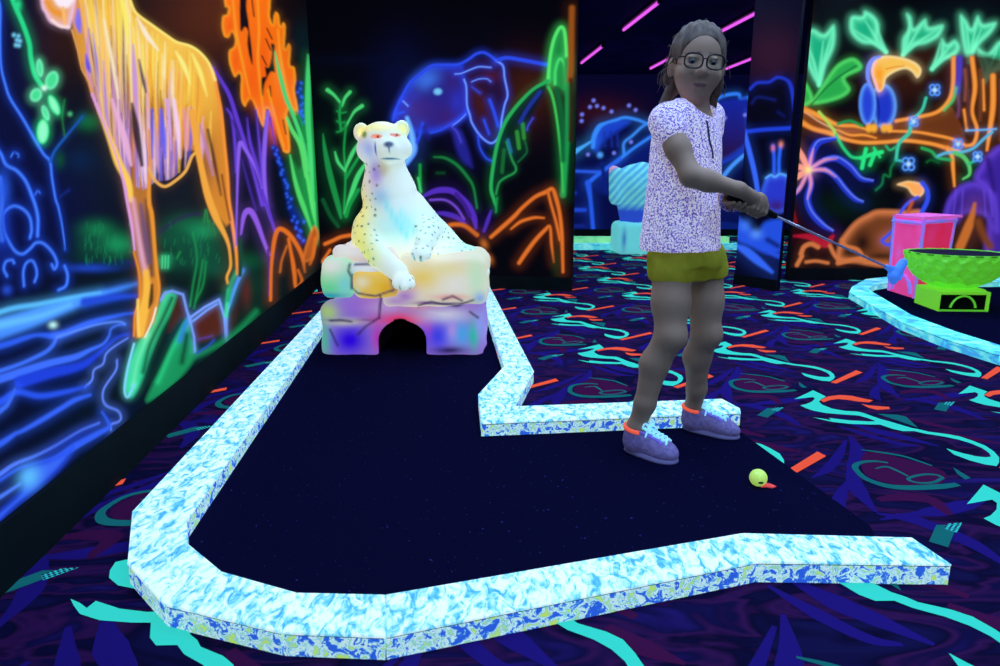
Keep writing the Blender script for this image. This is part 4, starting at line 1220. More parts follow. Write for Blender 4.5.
# ---------------------------------------------------------------- ceiling tubes (blacklight)
M_TUBE = plain('violet blacklight tube', (20, 10, 30), emit=1.0, emit_col=(242, 96, 250))
M_HOUSE = plain('dark lamp housing', (26, 20, 50), rough=0.5)
tdir = np.array((-0.115, 1.0)); tdir /= np.linalg.norm(tdir)
rz = math.atan2(tdir[1], tdir[0])
lamp_note = {(1.285, 9.98): 'violet tube lamp on the ceiling above the starry far painting',
             (1.53, 7.85): 'violet tube lamp in the nearer row beside the end of the elephant wall',
             (2.42, 10.45): 'violet tube lamp on the far ceiling partly hidden behind the girl\'s glasses',
             (2.69, 8.08): 'violet tube lamp on the ceiling just above the girl\'s hair, nearer row',
             (3.61, 10.5): 'violet tube lamp on the far ceiling beside the short blue panel'}
for i, (x, y) in enumerate(LAMP_SPOTS):
    e = empty('ceiling_lamp', (x, y, CEIL_Z))
    c = np.array((x, y))
    a, b = c - tdir * 0.62, c + tdir * 0.62
    v, f = tube_geo([(*a, CEIL_Z - .045), (*c, CEIL_Z - .045), (*b, CEIL_Z - .045)], 0.017, 12)
    mesh_obj('tube', v, f, M_TUBE, e, True)
    v, f = box_geo((x, y, CEIL_Z - 0.012), (0.64, 0.03, 0.012), rz)
    mesh_obj('housing', v, f, M_HOUSE, e)
    for q in (a, b):
        v, f = box_geo((q[0], q[1], CEIL_Z - 0.035), (0.012, 0.022, 0.03), rz)
        mesh_obj('end_cap', v, f, M_HOUSE, e)
    ld = bpy.data.lights.new('lamp_glow', 'AREA')
    ld.shape = 'RECTANGLE'
    ld.size, ld.size_y = 1.2, 0.06
    ld.energy = LAMP_POWER
    ld.color = LAMP_COLOR
    ld.spread = math.radians(150)
    lo = bpy.data.objects.new('lamp_glow', ld)
    COL.objects.link(lo)
    lo.parent = e
    lo.location = (0, 0, -0.075)
    lo.rotation_euler = (0, 0, rz)
    tag(e, lamp_note.get((x, y), 'unseen violet tube lamp added to light the near lane and the girl'), 'lamp',
        'violet ceiling tubes' if (x, y) in lamp_note else 'added unseen ceiling tubes')

# ---------------------------------------------------------------- felt putting mats
M_FELT = noise_mat('black felt', [(0.0, (14, 14, 40)), (0.765, (15, 14, 44)), (0.79, (70, 70, 150))], scale=(120, 120, 120), detail=1.0, rough=1.0, spec=0.0)
felt = [G(*p, .05) for p in ((337, 308), (188.5, 520), (189.5, 542), (223, 570), (298, 591), (386, 593), (560, 562), (742, 531.6), (885, 535.5))]
felt += [G(868, 527), G(738, 432)] + [G(*p, .05) for p in ((741, 413.5), (480, 424), (477, 394), (502.5, 365), (476, 284))]
FELT_A = felt
felt = [G(*p) for p in ((893, 282), (866, 290), (905, 318), (950, 335), (1010, 354), (1120, 390), (1120, 282))]
v, f = prism_geo([p[:2] for p in felt], 0.0, 0.004)
tag(mesh_obj('putting_mat', v, f, M_FELT), 'dark felt putting mat under the green bowl and pink box', 'putting mat')

# ---------------------------------------------------------------- kerbs
KS = [(0.0, (36, 84, 226)), (0.455, (48, 106, 236)), (0.475, (96, 200, 246)), (0.50, (220, 255, 255)), (0.535, (220, 255, 255)),
      (0.56, (96, 206, 244)), (0.61, (190, 242, 140)), (0.68, (206, 242, 90))]
M_KSIDE_SHADE = noise_mat('marbled kerb paint shaded sides', KS, scale=(40, 40, 44), detail=5.0, distort=0.8, emit=0.68, rough=0.6, spec=0.1, nrough=0.68, diff=.45)  # side copy of the kerb paint, bluer and dimmer for the shade there
KT = [(0.0, (64, 140, 236)), (0.35, (72, 168, 232)), (0.42, (104, 206, 240)), (0.48, (168, 236, 250)), (0.54, (222, 252, 255)), (0.68, (230, 255, 252)), (0.74, (206, 248, 200))]
M_KTOP_LIT = noise_mat('marbled kerb paint lit top', KT, scale=(48, 24, 34), detail=5.0, distort=0.8, emit=0.80, rough=0.6, spec=0.1, nrough=0.66, diff=.5)  # top copy of the same paint, whiter for the light from above
M_KFAR = noise_mat('cyan kerb paint', [(0.38, (70, 170, 230)), (0.5, (90, 226, 226)), (0.62, (150, 246, 238))], scale=(9, 9, 20), detail=4, distort=1, emit=0.6, rough=0.6)


M_GAP = plain('kerb gap shade', (12, 16, 40), rough=1, spec=0)  # near-black strip that carries the gap's shadow in its colour


def inset(poly, d):
    poly = [np.array(p[:2], float) for p in poly]
    n = len(poly)
    ar = sum(poly[i][0] * poly[(i + 1) % n][1] - poly[(i + 1) % n][0] * poly[i][1] for i in range(n))
    s = 1 if ar > 0 else -1
    out = []
    for i in range(n):
        a, b, c = poly[i - 1], poly[i], poly[(i + 1) % n]
        u = (b - a) / np.linalg.norm(b - a); w = (c - b) / np.linalg.norm(c - b)
        nu = np.array((-u[1], u[0])) * s; nw = np.array((-w[1], w[0])) * s
        k = nu + nw
        k /= max(1 + nu @ nw, 0.3)
        out.append(b + k * d)
    return out


def kerb(parent, poly, H=0.05, mats=(M_KSIDE_SHADE, M_KTOP_LIT)):
    """one timber: body, shadow gap, top board"""
    poly = [p[:2] for p in poly]
    body = inset(poly, 0.0012)
    v1, f1 = prism_geo(body, 0.0, H - 0.0085)
    v2, f2 = prism_geo(inset(poly, 0.0026), H - 0.0085, H - 0.0056)
    v, f = join_geo(((v1, f1), (v2, f2)))
    b = mesh_obj('kerb_block', v, f, [mats[0], M_GAP], parent)
    b.data.polygons.foreach_set('material_index', [0] * len(f1) + [1] * len(f2))
    lo = inset(poly, 0.0006)
    hi = inset(poly, 0.0022)
    n = len(lo)
    ar = sum(lo[i][0] * lo[(i + 1) % n][1] - lo[(i + 1) % n][0] * lo[i][1] for i in range(n))
    if ar < 0:
        lo, hi = lo[::-1], hi[::-1]
    V = [(*p, H - 0.0056) for p in lo] + [(*p, H - 0.0014) for p in lo] + [(*p, H) for p in hi]
    F = [tuple(range(n - 1, -1, -1)), tuple(range(2 * n, 3 * n))]
    for r in (0, 1):
        F += [(r * n + i, r * n + (i + 1) % n, (r + 1) * n + (i + 1) % n, (r + 1) * n + i) for i in range(n)]
    mesh_obj('top_board', V, F, mats[1], b)


v, f = prism_geo(inset(FELT_A, -0.004), 0.0, 0.004)
tag(mesh_obj('putting_mat', v, f, M_FELT), 'large black felt putting mat of the lane in front of the animal statue', 'putting mat')
K = lambda x, y: G(x, y, 0.05)
outer = [(322, 308), (217, 420), (132, 511), (127, 563), (164, 604), (282, 632), (385, 636), (560, 600.8), (757, 561.5), (952, 564)]
inner = [(336, 308), (258, 420), (187, 520), (188, 543), (222, 571), (297, 592), (386, 594), (560, 563), (742, 532.6), (912, 537)]
e = empty('lane_kerb', (*K(385, 615)[:2], 0))
for i in range(len(outer) - 1):
    if i in (0, 7):      # long timbers run past these image points
        continue
    a = i - 1 if i in (1, 8) else i
    if i == 8:
        kerb(e, [K(*outer[8]), K(*outer[9]), K(*inner[9]), K(*inner[8])])
    elif i == 1:
        kerb(e, [K(*outer[0]), K(*outer[2]), K(*inner[2]), K(*inner[0])])
    elif i == 6:
        kerb(e, [K(*outer[6]), K(*outer[8]), K(*inner[8]), K(*inner[6])])
    else:
        kerb(e, [K(*outer[i]), K(*outer[i + 1]), K(*inner[i + 1]), K(*inner[i])])
tag(e, 'long glowing white and blue marbled kerb curving around the open end of the black mat', 'kerb')
e = empty('lane_kerb', (*K(500, 400)[:2], 0))
kerb(e, [K(477, 284), K(488, 283), K(534, 371), K(504, 366)])
kerb(e, [K(504, 366), K(534, 371), K(515, 406), K(478, 394)])
kerb(e, [K(478, 394), K(515, 406), K(722, 398.5), K(740, 408), K(741, 412.5), K(481, 423)])
tag(e, 'zigzag marbled kerb from the statue to behind the girl\'s shoes', 'kerb')
e = empty('lane_kerb', (*K(900, 310)[:2], 0))
FK = (M_KFAR, M_KFAR)
ro = [(1120, 276), (1000, 276), (889, 276.5), (866, 279), (852, 286.5), (849, 292), (902, 322), (945, 338.5), (1000, 355), (1120, 392)]
ri = [(1120, 281.5), (1000, 281.5), (893, 282), (876, 284.5), (869, 288), (873, 292), (912, 315), (955, 331), (1000, 345), (1120, 381)]
for i in range(len(ro) - 1):
    kerb(e, [K(*ro[i]), K(*ro[i + 1]), K(*ri[i + 1]), K(*ri[i])], mats=FK)
tag(e, 'cyan glowing kerb looping round the green bowl and pink box', 'kerb')
M_KGREEN = noise_mat('pale green kerb paint', [(0.4, (110, 230, 160)), (0.6, (150, 250, 170))], scale=(6, 6, 6), emit=0.6)
for yy, mm, lab in ((9.17, (M_KFAR, M_KFAR), 'straight cyan kerb on the carpet in front of the striped statue'),
                    (10.25, (M_KGREEN, M_KGREEN), 'straight pale green kerb behind the striped statue')):
    e = empty('lane_kerb', (2, yy, 0))
    for xa, xb in ((0.75, 2.1), (2.1, 3.5)):
        kerb(e, [(xa, yy), (xb, yy), (xb, yy + .14), (xa, yy + .14)], H=0.085 if yy < 10 else .1, mats=mm)
    tag(e, lab, 'kerb')

# ---------------------------------------------------------------- spotted cat statue on painted rocks
def paint_by_blobs(V, base, blobs, Y):
    """blobs: image x, y, radius x, radius y (image pixels), colour, strength; worked out on the statue's x and z"""
    s = Y / FPX
    C = np.tile(lin(base), (len(V), 1))
    for b in blobs:
        px, py, rx, ry, col, a = b[:6]
        c = P(px, py, Y)
        d = ((V[:, 0] - c[0]) / (rx * s)) ** 2 + ((V[:, 2] - c[2]) / (ry * s)) ** 2
        al = a * np.exp(-d ** (b[6] if len(b) > 6 else 1.0))
        C = C * (1 - al[:, None]) + lin(col) * al[:, None]
    return C


M_CATPAINT = painted('fluorescent statue paint', emit=0.56, diff=0.70, rough=0.5, spec=0.25)
M_ROCKPAINT = painted('airbrushed rock paint', emit=0.58, diff=0.36, rough=0.5, spec=0.25)
e = empty('animal_statue', (*G(402, 352)[:2], 0))
e.location.y += 0.25
statue = e
cp = [('+', 0, ('e', P(383, 141, 3.42), (.113, .12, .092))),
      ('+', .04, ('e', P(388, 149, 3.325), (.062, .065, .046))), ('+', .03, ('s', P(389, 156, 3.335), .036)),
      ('+', .04, ('s', P(367, 151, 3.40), .05)), ('+', .04, ('s', P(402, 149, 3.40), .05)),
      ('+', .02, ('e', P(361.5, 132.5, 3.45), (.040, .026, .047))), ('+', .02, ('e', P(402, 129, 3.45), (.037, .026, .043))),
      ('-', .008, ('e', P(362, 133.5, 3.42), (.022, .024, .027))), ('-', .008, ('e', P(401.5, 130, 3.42), (.020, .024, .024))),
      ('-', .012, ('e', P(377, 137, 3.305), (.020, .02, .008))), ('-', .012, ('e', P(395, 135.5, 3.305), (.018, .02, .008))),
      ('+', .05, ('c', P(384.5, 158, 3.47), P(388, 188, 3.50), .094, .122)),
      ('+', .05, ('c', P(390, 196, 3.50), P(396, 224, 3.52), .135, .19)),
      ('+', .05, ('e', P(399, 234, 3.56), (.20, .2, .12))),
      ('+', .05, ('s', P(370, 228, 3.44), .085)),
      ('+', .03, ('c', P(366, 238, 3.40), P(379, 257, 3.26), .072, .054)),
      ('+', .02, ('c', P(379, 257, 3.26), P(398, 272, 3.16), .054, .048)),
      ('+', .02, ('e', P(403.5, 281, 3.10), (.052, .07, .042))),
      ('+', .03, ('c', P(430, 230, 3.42), P(424, 246, 3.24), .07, .048)),
      ('+', .02, ('e', P(421, 253.5, 3.18), (.05, .062, .040))),
      ('+', .06, ('c', P(406, 212, 3.62), P(434, 242, 3.72), .12, .11)),
      ('+', .06, ('c', P(434, 242, 3.72), P(466, 258, 3.64), .10, .06)),
      ('+', .04, ('e', P(456, 254, 3.52), (.13, .14, .055))),
      ('+', .03, ('c', P(466, 258, 3.52), P(482, 263, 3.48), .05, .042)),
      ('+', .02, ('c', P(482, 258, 3.55), P(484, 272, 3.42), .028, .03))]
for x0, y0_, z0_ in ((397, 284, 3.045), (404, 286, 3.03), (410.5, 284, 3.045)):
    cp.append(('+', .012, ('s', P(x0, y0_, z0_ + .01), .022)))
for x0, y0_, z0_ in ((414.5, 255.5, 3.135), (421, 257, 3.12), (427.5, 255.5, 3.135)):
    cp.append(('+', .012, ('s', P(x0, y0_, z0_ + .01), .020)))
V, F = blend(cp, 0.0065)
blobs = [(362, 230, 14, 34, (250, 244, 130), .75), (372, 252, 16, 12, (226, 246, 130), .6), (362, 205, 8, 24, (252, 246, 170), .6), (375, 180, 10, 16, (220, 200, 210), .6),
         (377, 172, 7, 12, (150, 130, 230), .7), (384, 168, 6, 8, (180, 170, 90), .5), (382, 197, 10, 10, (150, 190, 226), .7), (364, 143, 9, 10, (190, 200, 250), .6), (372, 150, 6, 8, (160, 180, 255), .6),  # violet and blue blobs at the neck put its shadow into the colour
         (380, 128, 20, 5, (255, 246, 160), .7), (362, 132, 8, 8, (250, 236, 140), .7), (403, 129, 6, 7, (236, 250, 170), .6), (400, 225, 26, 16, (190, 246, 244), .7), (470, 255, 20, 14, (180, 250, 226), .6),
         (440, 215, 16, 30, (214, 255, 240), .4), (425, 180, 12, 24, (255, 255, 246), .5)] + [(388 + 5 * k, 206 + 7 * k, 2.2, 6, (120, 226, 236), .55) for k in range(5)] + [(402 + 4 * k, 214 + 5 * k, 1.6, 6, (150, 236, 236), .5) for k in range(4)]
C = paint_by_blobs(V, (236, 250, 244), blobs, 3.4)
front = V[:, 1] < 3.40
det = paint_by_blobs(V, (0, 0, 0), [(377, 136.5, 4.4, 1.7, (1, 1, 1), 1, 2), (395, 134.8, 4, 1.5, (1, 1, 1), 1, 2)], 3.32)[:, 0] > 0.00003
C[det & front] = lin((240, 176, 160))
for x, y, rx, ry, col in ((376.5, 136, 1.6, 1.4, (120, 60, 60)), (395, 134, 1.4, 1.2, (120, 60, 60)), (389, 144.5, 5, 3.2, (60, 70, 96)), (389.5, 148, 1.0, 5, (90, 110, 150)),
                          (389, 158.5, 9, 1.0, (80, 120, 150)), (375, 149, 1.2, 7, (110, 120, 200)), (362, 133.5, 3, 3.4, (120, 150, 90)), (401.5, 130, 2.4, 2.8, (120, 200, 110)),
                          (400.5, 284, .9, 6, (30, 120, 120)), (407.5, 284, .9, 6, (30, 120, 120)), (418, 256, .8, 5, (60, 150, 150)), (424.5, 256, .8, 5, (60, 150, 150))):
    c = P(x, y, 3.28); s = 3.28 / FPX
    d = ((V[:, 0] - c[0]) / (rx * s)) ** 2 + ((V[:, 2] - c[2]) / (ry * s)) ** 2
    al = np.exp(-d ** 2) * (V[:, 1] < 3.42)
    C = C * (1 - al[:, None]) + lin(col) * al[:, None]
r2 = np.random.RandomState(3)
right = (V[:, 0] < P(384, 230, 3.45)[0]) | ((V[:, 2] < P(400, 215, 3.4)[2]) & (V[:, 0] > P(418, 230, 3.45)[0]))
cand = np.nonzero((V[:, 2] < P(380, 160, 3.4)[2]) & right)[0]
spots = []
for i in r2.permutation(cand):
    if all(np.sum((V[i] - V[j]) ** 2) > 0.027 ** 2 for j in spots):
        spots.append(i)
    if len(spots) > 420:
        break
for j in spots:
    d = np.linalg.norm(V - V[j], axis=1)
    al = np.exp(-(d / r2.uniform(.005, .0088)) ** 4) * .85
    C = C * (1 - al[:, None]) + lin((84, 96, 60) if r2.rand() < .6 else (70, 76, 130)) * al[:, None]
C = np.clip(C.mean(1, keepdims=True) + (C - C.mean(1, keepdims=True)) * 1.4, 0, 1)
mesh_obj('cat_figure', V, F, M_CATPAINT, e, True, C)['label'] = 'pale spotted big cat lying with raised head'

wob = lambda X: 0.007 * np.sin(X[..., [1, 2, 0]] * 19 + 1) + 0.004 * np.sin(X[..., [2, 0, 1]] * 37)


def arch(X):
    c = P(401.5, 356, 3.25)
    d = (np.sqrt(((X[..., 0] - c[0]) / .121) ** 2 + (np.maximum(X[..., 2] - .07, 0) / .105) ** 2) - 1) * .11
    return np.maximum(d, X[..., 1] - 3.78)


def vivid(C, k):
    g = C.mean(1, keepdims=True)
    return np.clip(g + (C - g) * k, 0, 1)


CRACK_SHADE = [[(349, 264.7), (348, 271), (351, 278), (351, 288.5), (357.5, 293), (375.6, 296), (393.6, 290)], [(380, 295), (379, 318)], [(357.5, 335), (366, 326), (379, 318)],  # painted crack lines that also darken the creases between slabs as shade does
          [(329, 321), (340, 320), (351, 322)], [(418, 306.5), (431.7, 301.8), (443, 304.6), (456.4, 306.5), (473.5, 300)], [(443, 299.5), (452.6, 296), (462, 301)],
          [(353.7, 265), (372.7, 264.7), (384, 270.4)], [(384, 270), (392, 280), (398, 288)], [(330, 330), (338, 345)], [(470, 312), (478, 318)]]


def rock(name, prims, base, blobs, Y):
    V, F = blend(prims, 0.008, warp=wob)
    C = vivid(paint_by_blobs(V, base, blobs, Y), 1.25)
    s = Y / FPX
    for ln in CRACK_SHADE:
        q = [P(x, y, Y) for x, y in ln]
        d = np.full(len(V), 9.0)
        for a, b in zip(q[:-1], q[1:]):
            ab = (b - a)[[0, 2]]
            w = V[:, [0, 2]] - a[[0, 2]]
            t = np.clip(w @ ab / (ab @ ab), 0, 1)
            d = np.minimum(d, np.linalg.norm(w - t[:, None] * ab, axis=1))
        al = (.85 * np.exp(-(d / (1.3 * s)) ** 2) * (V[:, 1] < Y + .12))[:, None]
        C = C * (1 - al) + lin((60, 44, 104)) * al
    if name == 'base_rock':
        C[(arch(V) < .014) & (V[:, 1] > Y + .012)] = lin((5, 4, 9))  # tunnel walls coloured near black in place of the shade inside
    return mesh_obj(name, V, F, M_ROCKPAINT, e, True, C)


def hb(x0, x1, y0_, y1_, Yf, dep, rd, zmin=None):
    a, b = P(x0, y0_, Yf), P(x1, y1_, Yf)
    z0, z1 = b[2], a[2]
    if zmin is not None:
        z0 = zmin
    c = np.array(((a[0] + b[0]) / 2, Yf + dep / 2, (z0 + z1) / 2))
    return ('b', c, ((b[0] - a[0]) / 2, dep / 2, (z1 - z0) / 2), rd)


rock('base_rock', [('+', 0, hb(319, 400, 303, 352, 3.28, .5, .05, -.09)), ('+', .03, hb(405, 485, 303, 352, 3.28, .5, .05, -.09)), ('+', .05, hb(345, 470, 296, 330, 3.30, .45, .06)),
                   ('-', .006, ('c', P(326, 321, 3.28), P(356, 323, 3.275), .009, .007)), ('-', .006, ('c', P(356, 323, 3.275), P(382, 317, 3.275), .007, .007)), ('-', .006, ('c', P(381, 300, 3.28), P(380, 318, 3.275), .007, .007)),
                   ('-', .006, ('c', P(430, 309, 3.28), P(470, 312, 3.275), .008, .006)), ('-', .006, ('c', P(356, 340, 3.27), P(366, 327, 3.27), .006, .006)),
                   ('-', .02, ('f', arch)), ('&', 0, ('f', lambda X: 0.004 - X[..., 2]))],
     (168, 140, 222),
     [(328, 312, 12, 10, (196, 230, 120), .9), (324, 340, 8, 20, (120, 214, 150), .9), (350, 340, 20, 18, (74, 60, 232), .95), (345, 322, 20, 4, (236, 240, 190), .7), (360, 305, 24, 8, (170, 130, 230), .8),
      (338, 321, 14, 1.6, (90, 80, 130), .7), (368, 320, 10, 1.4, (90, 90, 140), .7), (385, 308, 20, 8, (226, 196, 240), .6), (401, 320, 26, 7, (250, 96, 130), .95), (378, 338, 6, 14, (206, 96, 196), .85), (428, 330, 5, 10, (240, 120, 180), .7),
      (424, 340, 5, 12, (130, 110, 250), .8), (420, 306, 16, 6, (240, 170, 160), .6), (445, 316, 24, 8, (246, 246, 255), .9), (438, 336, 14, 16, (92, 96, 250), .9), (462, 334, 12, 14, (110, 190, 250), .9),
      (474, 335, 5, 14, (60, 206, 160), .9), (480, 325, 6, 14, (170, 190, 255), .7), (450, 350, 16, 4, (24, 20, 70), .9), (452, 330, 5, 10, (210, 180, 255), .7), (380, 305, 1, 8, (90, 80, 130), .8)], 3.28)  # deeper lower blobs carry shading; the near-black one is the underside's shadow
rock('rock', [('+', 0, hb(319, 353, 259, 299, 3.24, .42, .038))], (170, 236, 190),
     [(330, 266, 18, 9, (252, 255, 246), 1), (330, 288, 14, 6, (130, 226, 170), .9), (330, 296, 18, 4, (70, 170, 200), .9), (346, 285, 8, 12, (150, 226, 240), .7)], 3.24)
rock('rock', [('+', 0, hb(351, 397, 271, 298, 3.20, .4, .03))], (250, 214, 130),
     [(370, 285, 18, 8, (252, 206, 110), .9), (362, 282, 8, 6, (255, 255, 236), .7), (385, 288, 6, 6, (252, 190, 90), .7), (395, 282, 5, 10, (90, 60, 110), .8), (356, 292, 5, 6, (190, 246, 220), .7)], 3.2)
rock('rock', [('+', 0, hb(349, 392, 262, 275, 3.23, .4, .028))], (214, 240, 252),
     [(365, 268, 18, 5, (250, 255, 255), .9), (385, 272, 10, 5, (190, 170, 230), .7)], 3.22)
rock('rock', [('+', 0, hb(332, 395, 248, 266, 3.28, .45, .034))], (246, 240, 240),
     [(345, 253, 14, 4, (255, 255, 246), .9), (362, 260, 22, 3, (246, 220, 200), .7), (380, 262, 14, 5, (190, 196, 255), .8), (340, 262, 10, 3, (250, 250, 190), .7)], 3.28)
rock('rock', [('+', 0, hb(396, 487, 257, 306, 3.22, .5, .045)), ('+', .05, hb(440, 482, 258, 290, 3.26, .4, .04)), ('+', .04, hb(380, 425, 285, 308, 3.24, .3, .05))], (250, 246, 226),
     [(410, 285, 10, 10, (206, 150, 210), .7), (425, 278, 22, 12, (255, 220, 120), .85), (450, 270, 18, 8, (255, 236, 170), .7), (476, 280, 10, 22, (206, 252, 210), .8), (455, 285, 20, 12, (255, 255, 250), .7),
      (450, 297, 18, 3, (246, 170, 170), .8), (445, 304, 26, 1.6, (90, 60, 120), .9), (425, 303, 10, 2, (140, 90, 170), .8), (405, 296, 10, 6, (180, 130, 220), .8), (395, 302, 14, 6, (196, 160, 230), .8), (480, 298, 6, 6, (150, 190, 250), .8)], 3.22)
M_DARK = plain('tunnel shade black', (6, 5, 10), rough=1, spec=0)
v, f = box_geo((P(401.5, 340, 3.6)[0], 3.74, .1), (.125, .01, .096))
mesh_obj('tunnel_shade_board', v, f, M_DARK, e)  # near-black board across the tunnel's end stands in for its darkness
tag(e, 'pale spotted big cat statue lying on rainbow painted rocks with a dark ball tunnel', 'statue')

# ---------------------------------------------------------------- striped statue on the far lane
M_ZEB = painted('cyan striped statue paint', emit=0.55, diff=0.5)
e = empty('striped_statue', (*P(628, 248, 8.7)[:2], 0))
YZ = 8.7
z0 = 0.0
zp = [('+', 0, ('e', P(634, 186, YZ), (.26, .22, .27))), ('+', .08, ('c', P(617, 176, YZ - .1), P(616, 198, YZ - .18), .10, .085)),
      ('+', .1, ('c', P(634, 190, YZ), P(634, 222, YZ), .24, .17)), ('+', .04, ('s', P(613.5, 170, YZ - .06), .055)),
      ('+', .05, ('c', P(642, 178, YZ + .1), P(652, 205, YZ + .2), .2, .2))]
V, F = blend(zp, 0.02)
ang = np.arctan2(V[:, 2] - P(640, 215, YZ)[2], V[:, 0] - P(640, 215, YZ)[0])
rad = np.hypot(V[:, 0] - P(612, 170, YZ)[0], V[:, 2] - P(612, 170, YZ)[2])
st = np.clip(0.5 + 1.1 * np.sin((V[:, 2] - V[:, 0] + .25 * rad) * 74), 0, 1)[:, None]
C = lin((126, 236, 244)) * st + lin((80, 180, 230)) * (1 - st)
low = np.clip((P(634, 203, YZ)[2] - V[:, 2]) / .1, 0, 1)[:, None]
C = C * (1 - low) + lin((50, 90, 230)) * low  # lower body blended to blue, its shading put into the colour
d = np.linalg.norm(V - P(613.5, 170, YZ - .06), axis=1)
al = np.exp(-(d / .075) ** 4)[:, None]
C = C * (1 - al) + lin((255, 130, 190)) * al
mesh_obj('figure', V, F, M_ZEB, e, True, C)
V, F = blend([('+', 0, hb(617, 655, 222, 252, YZ - .22, .5, .08, 0.0))], 0.025)
C = paint_by_blobs(V, (120, 240, 246), [(621, 238, 2, 10, (40, 70, 200), .8)], YZ)
mesh_obj('plinth', V, F, M_ZEB, e, True, C)
tag(e, 'cyan and blue striped animal statue on a pale plinth behind the girl', 'statue')

# ---------------------------------------------------------------- pink box and green bowl on the right lane
M_PINK = noise_mat('pink fluorescent paint', [(0.35, (246, 70, 150)), (0.6, (250, 84, 170)), (0.75, (220, 110, 220))], scale=(5, 5, 4), detail=2, emit=0.55)
M_RED = noise_mat('hot pink red fluorescent paint', [(0.4, (248, 44, 92)), (0.7, (240, 60, 130))], scale=(4, 4, 4), detail=2, emit=0.55)
M_LILAC = noise_mat('lilac edge paint', [(0.4, (126, 140, 250)), (0.65, (196, 110, 236))], scale=(9, 9, 9), detail=2, emit=0.5)
gb = G(914, 299)
c_front = gb[:2]
c_left = G(889, 291)[:2]
c_right = G(941, 293)[:2]
c_back = c_left + c_right - c_front
cen = (c_front + c_back) / 2
e = empty('pink_box', (*cen, 0.004))
ZT = P(920, 219, gb[1])[2]
bot = [c_front, c_right, c_back, c_left]
topq = [cen + (q - cen) * 1.12 for q in bot]
names = ('right_face', 'back_face', 'rear_face', 'front_face')
for k in range(4):
    a, b = bot[k], bot[(k + 1) % 4]
    ta, tb = topq[k], topq[(k + 1) % 4]
    nin = (cen - (a + b) / 2); nin = nin / np.linalg.norm(nin) * .012
    q0 = [(*a, .004), (*b, .004), (*tb, ZT), (*ta, ZT)]
    q1 = [(*(p + nin), z) for p, z in ((a, .004), (b, .004), (tb, ZT), (ta, ZT))]
    v = q0 + q1
    f = [(0, 1, 2, 3), (7, 6, 5, 4), (0, 4, 5, 1), (1, 5, 6, 2), (2, 6, 7, 3), (3, 7, 4, 0)]
    mesh_obj('panel', v, f, M_RED if k in (0, 1) else M_PINK, e)
lid = [cen + (q - cen) * 1.2 for q in bot]
lid[1] = lid[1] + (lid[1] - cen) * .16
v, f = prism_geo(lid, ZT, ZT + .018)
mesh_obj('lid', v, f, plain('pink lilac lid paint', (236, 110, 206), emit=.5), e)
for k in (0, 1, 3):
    v, f = tube_geo([(*(bot[k] + (bot[k] - cen) * .02), .006), (*(topq[k] + (topq[k] - cen) * .02), ZT)], .012, 6)
    mesh_obj('edge_strip', v, f, M_LILAC, e)
for (pa, pb, tw) in ((topq[3], topq[0], .03), (topq[0], topq[1], .02)):
    v, f = tube_geo([(*(pa + (pa - cen) * .03), ZT - tw), (*(pb + (pb - cen) * .03), ZT - tw)], .018, 6)
    mesh_obj('edge_strip', v, f, M_LILAC, e)
tt = np.linspace(0, math.pi, 9)
mid = (c_front + c_left) / 2
dl = (c_front - c_left)
outn = mid - cen; outn /= np.linalg.norm(outn)
arc = [(*(mid - outn * .0 + outn * .012 + dl * .36 * math.cos(k)), .03 + .13 * math.sin(k)) for k in tt]
v, f = tube_geo(arc, .015, 6)
mesh_obj('arch_trim', v, f, M_LILAC, e)
tag(e, 'tall pink fluorescent box with lilac edges behind the green bowl', 'box')

M_GREEN = plain('lime fluorescent paint', (112, 236, 60), emit=0.40, rough=0.4, spec=0.5, diff=.8)
M_GREEN2 = plain('yellow lime stand paint', (130, 240, 60), emit=0.5, rough=0.5, diff=.5)
M_BLACK = plain('opening shade black', (6, 6, 9), rough=.7)
sc = G(938, 312)
ycen = sc[1] + .19
bc = P(957, 252, ycen)
R = 46.5 * ycen / FPX
zb = P(957, 289, ycen)[2]
e = empty('bowl_obstacle', (bc[0], bc[1], .004))
nr, na = 40, 110
V, F = [], []
prof = [(R * math.sin(t), bc[2] - (bc[2] - zb) * math.cos(t)) for t in np.linspace(0.30, math.pi / 2, nr)]
for r, z in prof:
    for k in range(na):
        t = 2 * math.pi * k / na
        V.append((bc[0] + r * math.cos(t), bc[1] + r * math.sin(t), z))
base_n = len(V)
for r, z in reversed(prof):
    r2_ = max(r - .025, .01)
    for k in range(na):
        t = 2 * math.pi * k / na
        V.append((bc[0] + r2_ * math.cos(t), bc[1] + r2_ * math.sin(t), min(z + .02, bc[2])))
rows = 2 * nr
for i in range(rows - 1):
    for k in range(na):
        F.append((i * na + k, i * na + (k + 1) % na, (i + 1) * na + (k + 1) % na, (i + 1) * na + k))
F.append(tuple(range(na - 1, -1, -1)))
F.append(tuple(range((rows - 1) * na, rows * na)))
V = np.array(V)
ctr = np.array((bc[0], bc[1], bc[2]))
dim = []
for a_ in range(1, 6):
    ph = .34 + a_ * .235
    rr_, zz_ = R * math.sin(ph), bc[2] - (bc[2] - zb) * math.cos(ph)
    cnt = int(round(2 * math.pi * rr_ / .1))
    for k in range(cnt):
        t = 2 * math.pi * (k + .5 * (a_ % 2)) / cnt
        dim.append((bc[0] + rr_ * math.cos(t), bc[1] + rr_ * math.sin(t), zz_))
dim = np.array(dim)
dd = np.sqrt(((V[:base_n, None, :] - dim[None]) ** 2).sum(-1)).min(1)
nrm = ctr - V[:base_n]; nrm /= np.linalg.norm(nrm, axis=1, keepdims=True)
V[:base_n] += nrm * (.032 * np.exp(-(dd / .036) ** 4))[:, None]
mesh_obj('bowl', V, F, M_GREEN, e, True)['label'] = 'dimpled lime green half ball bowl'
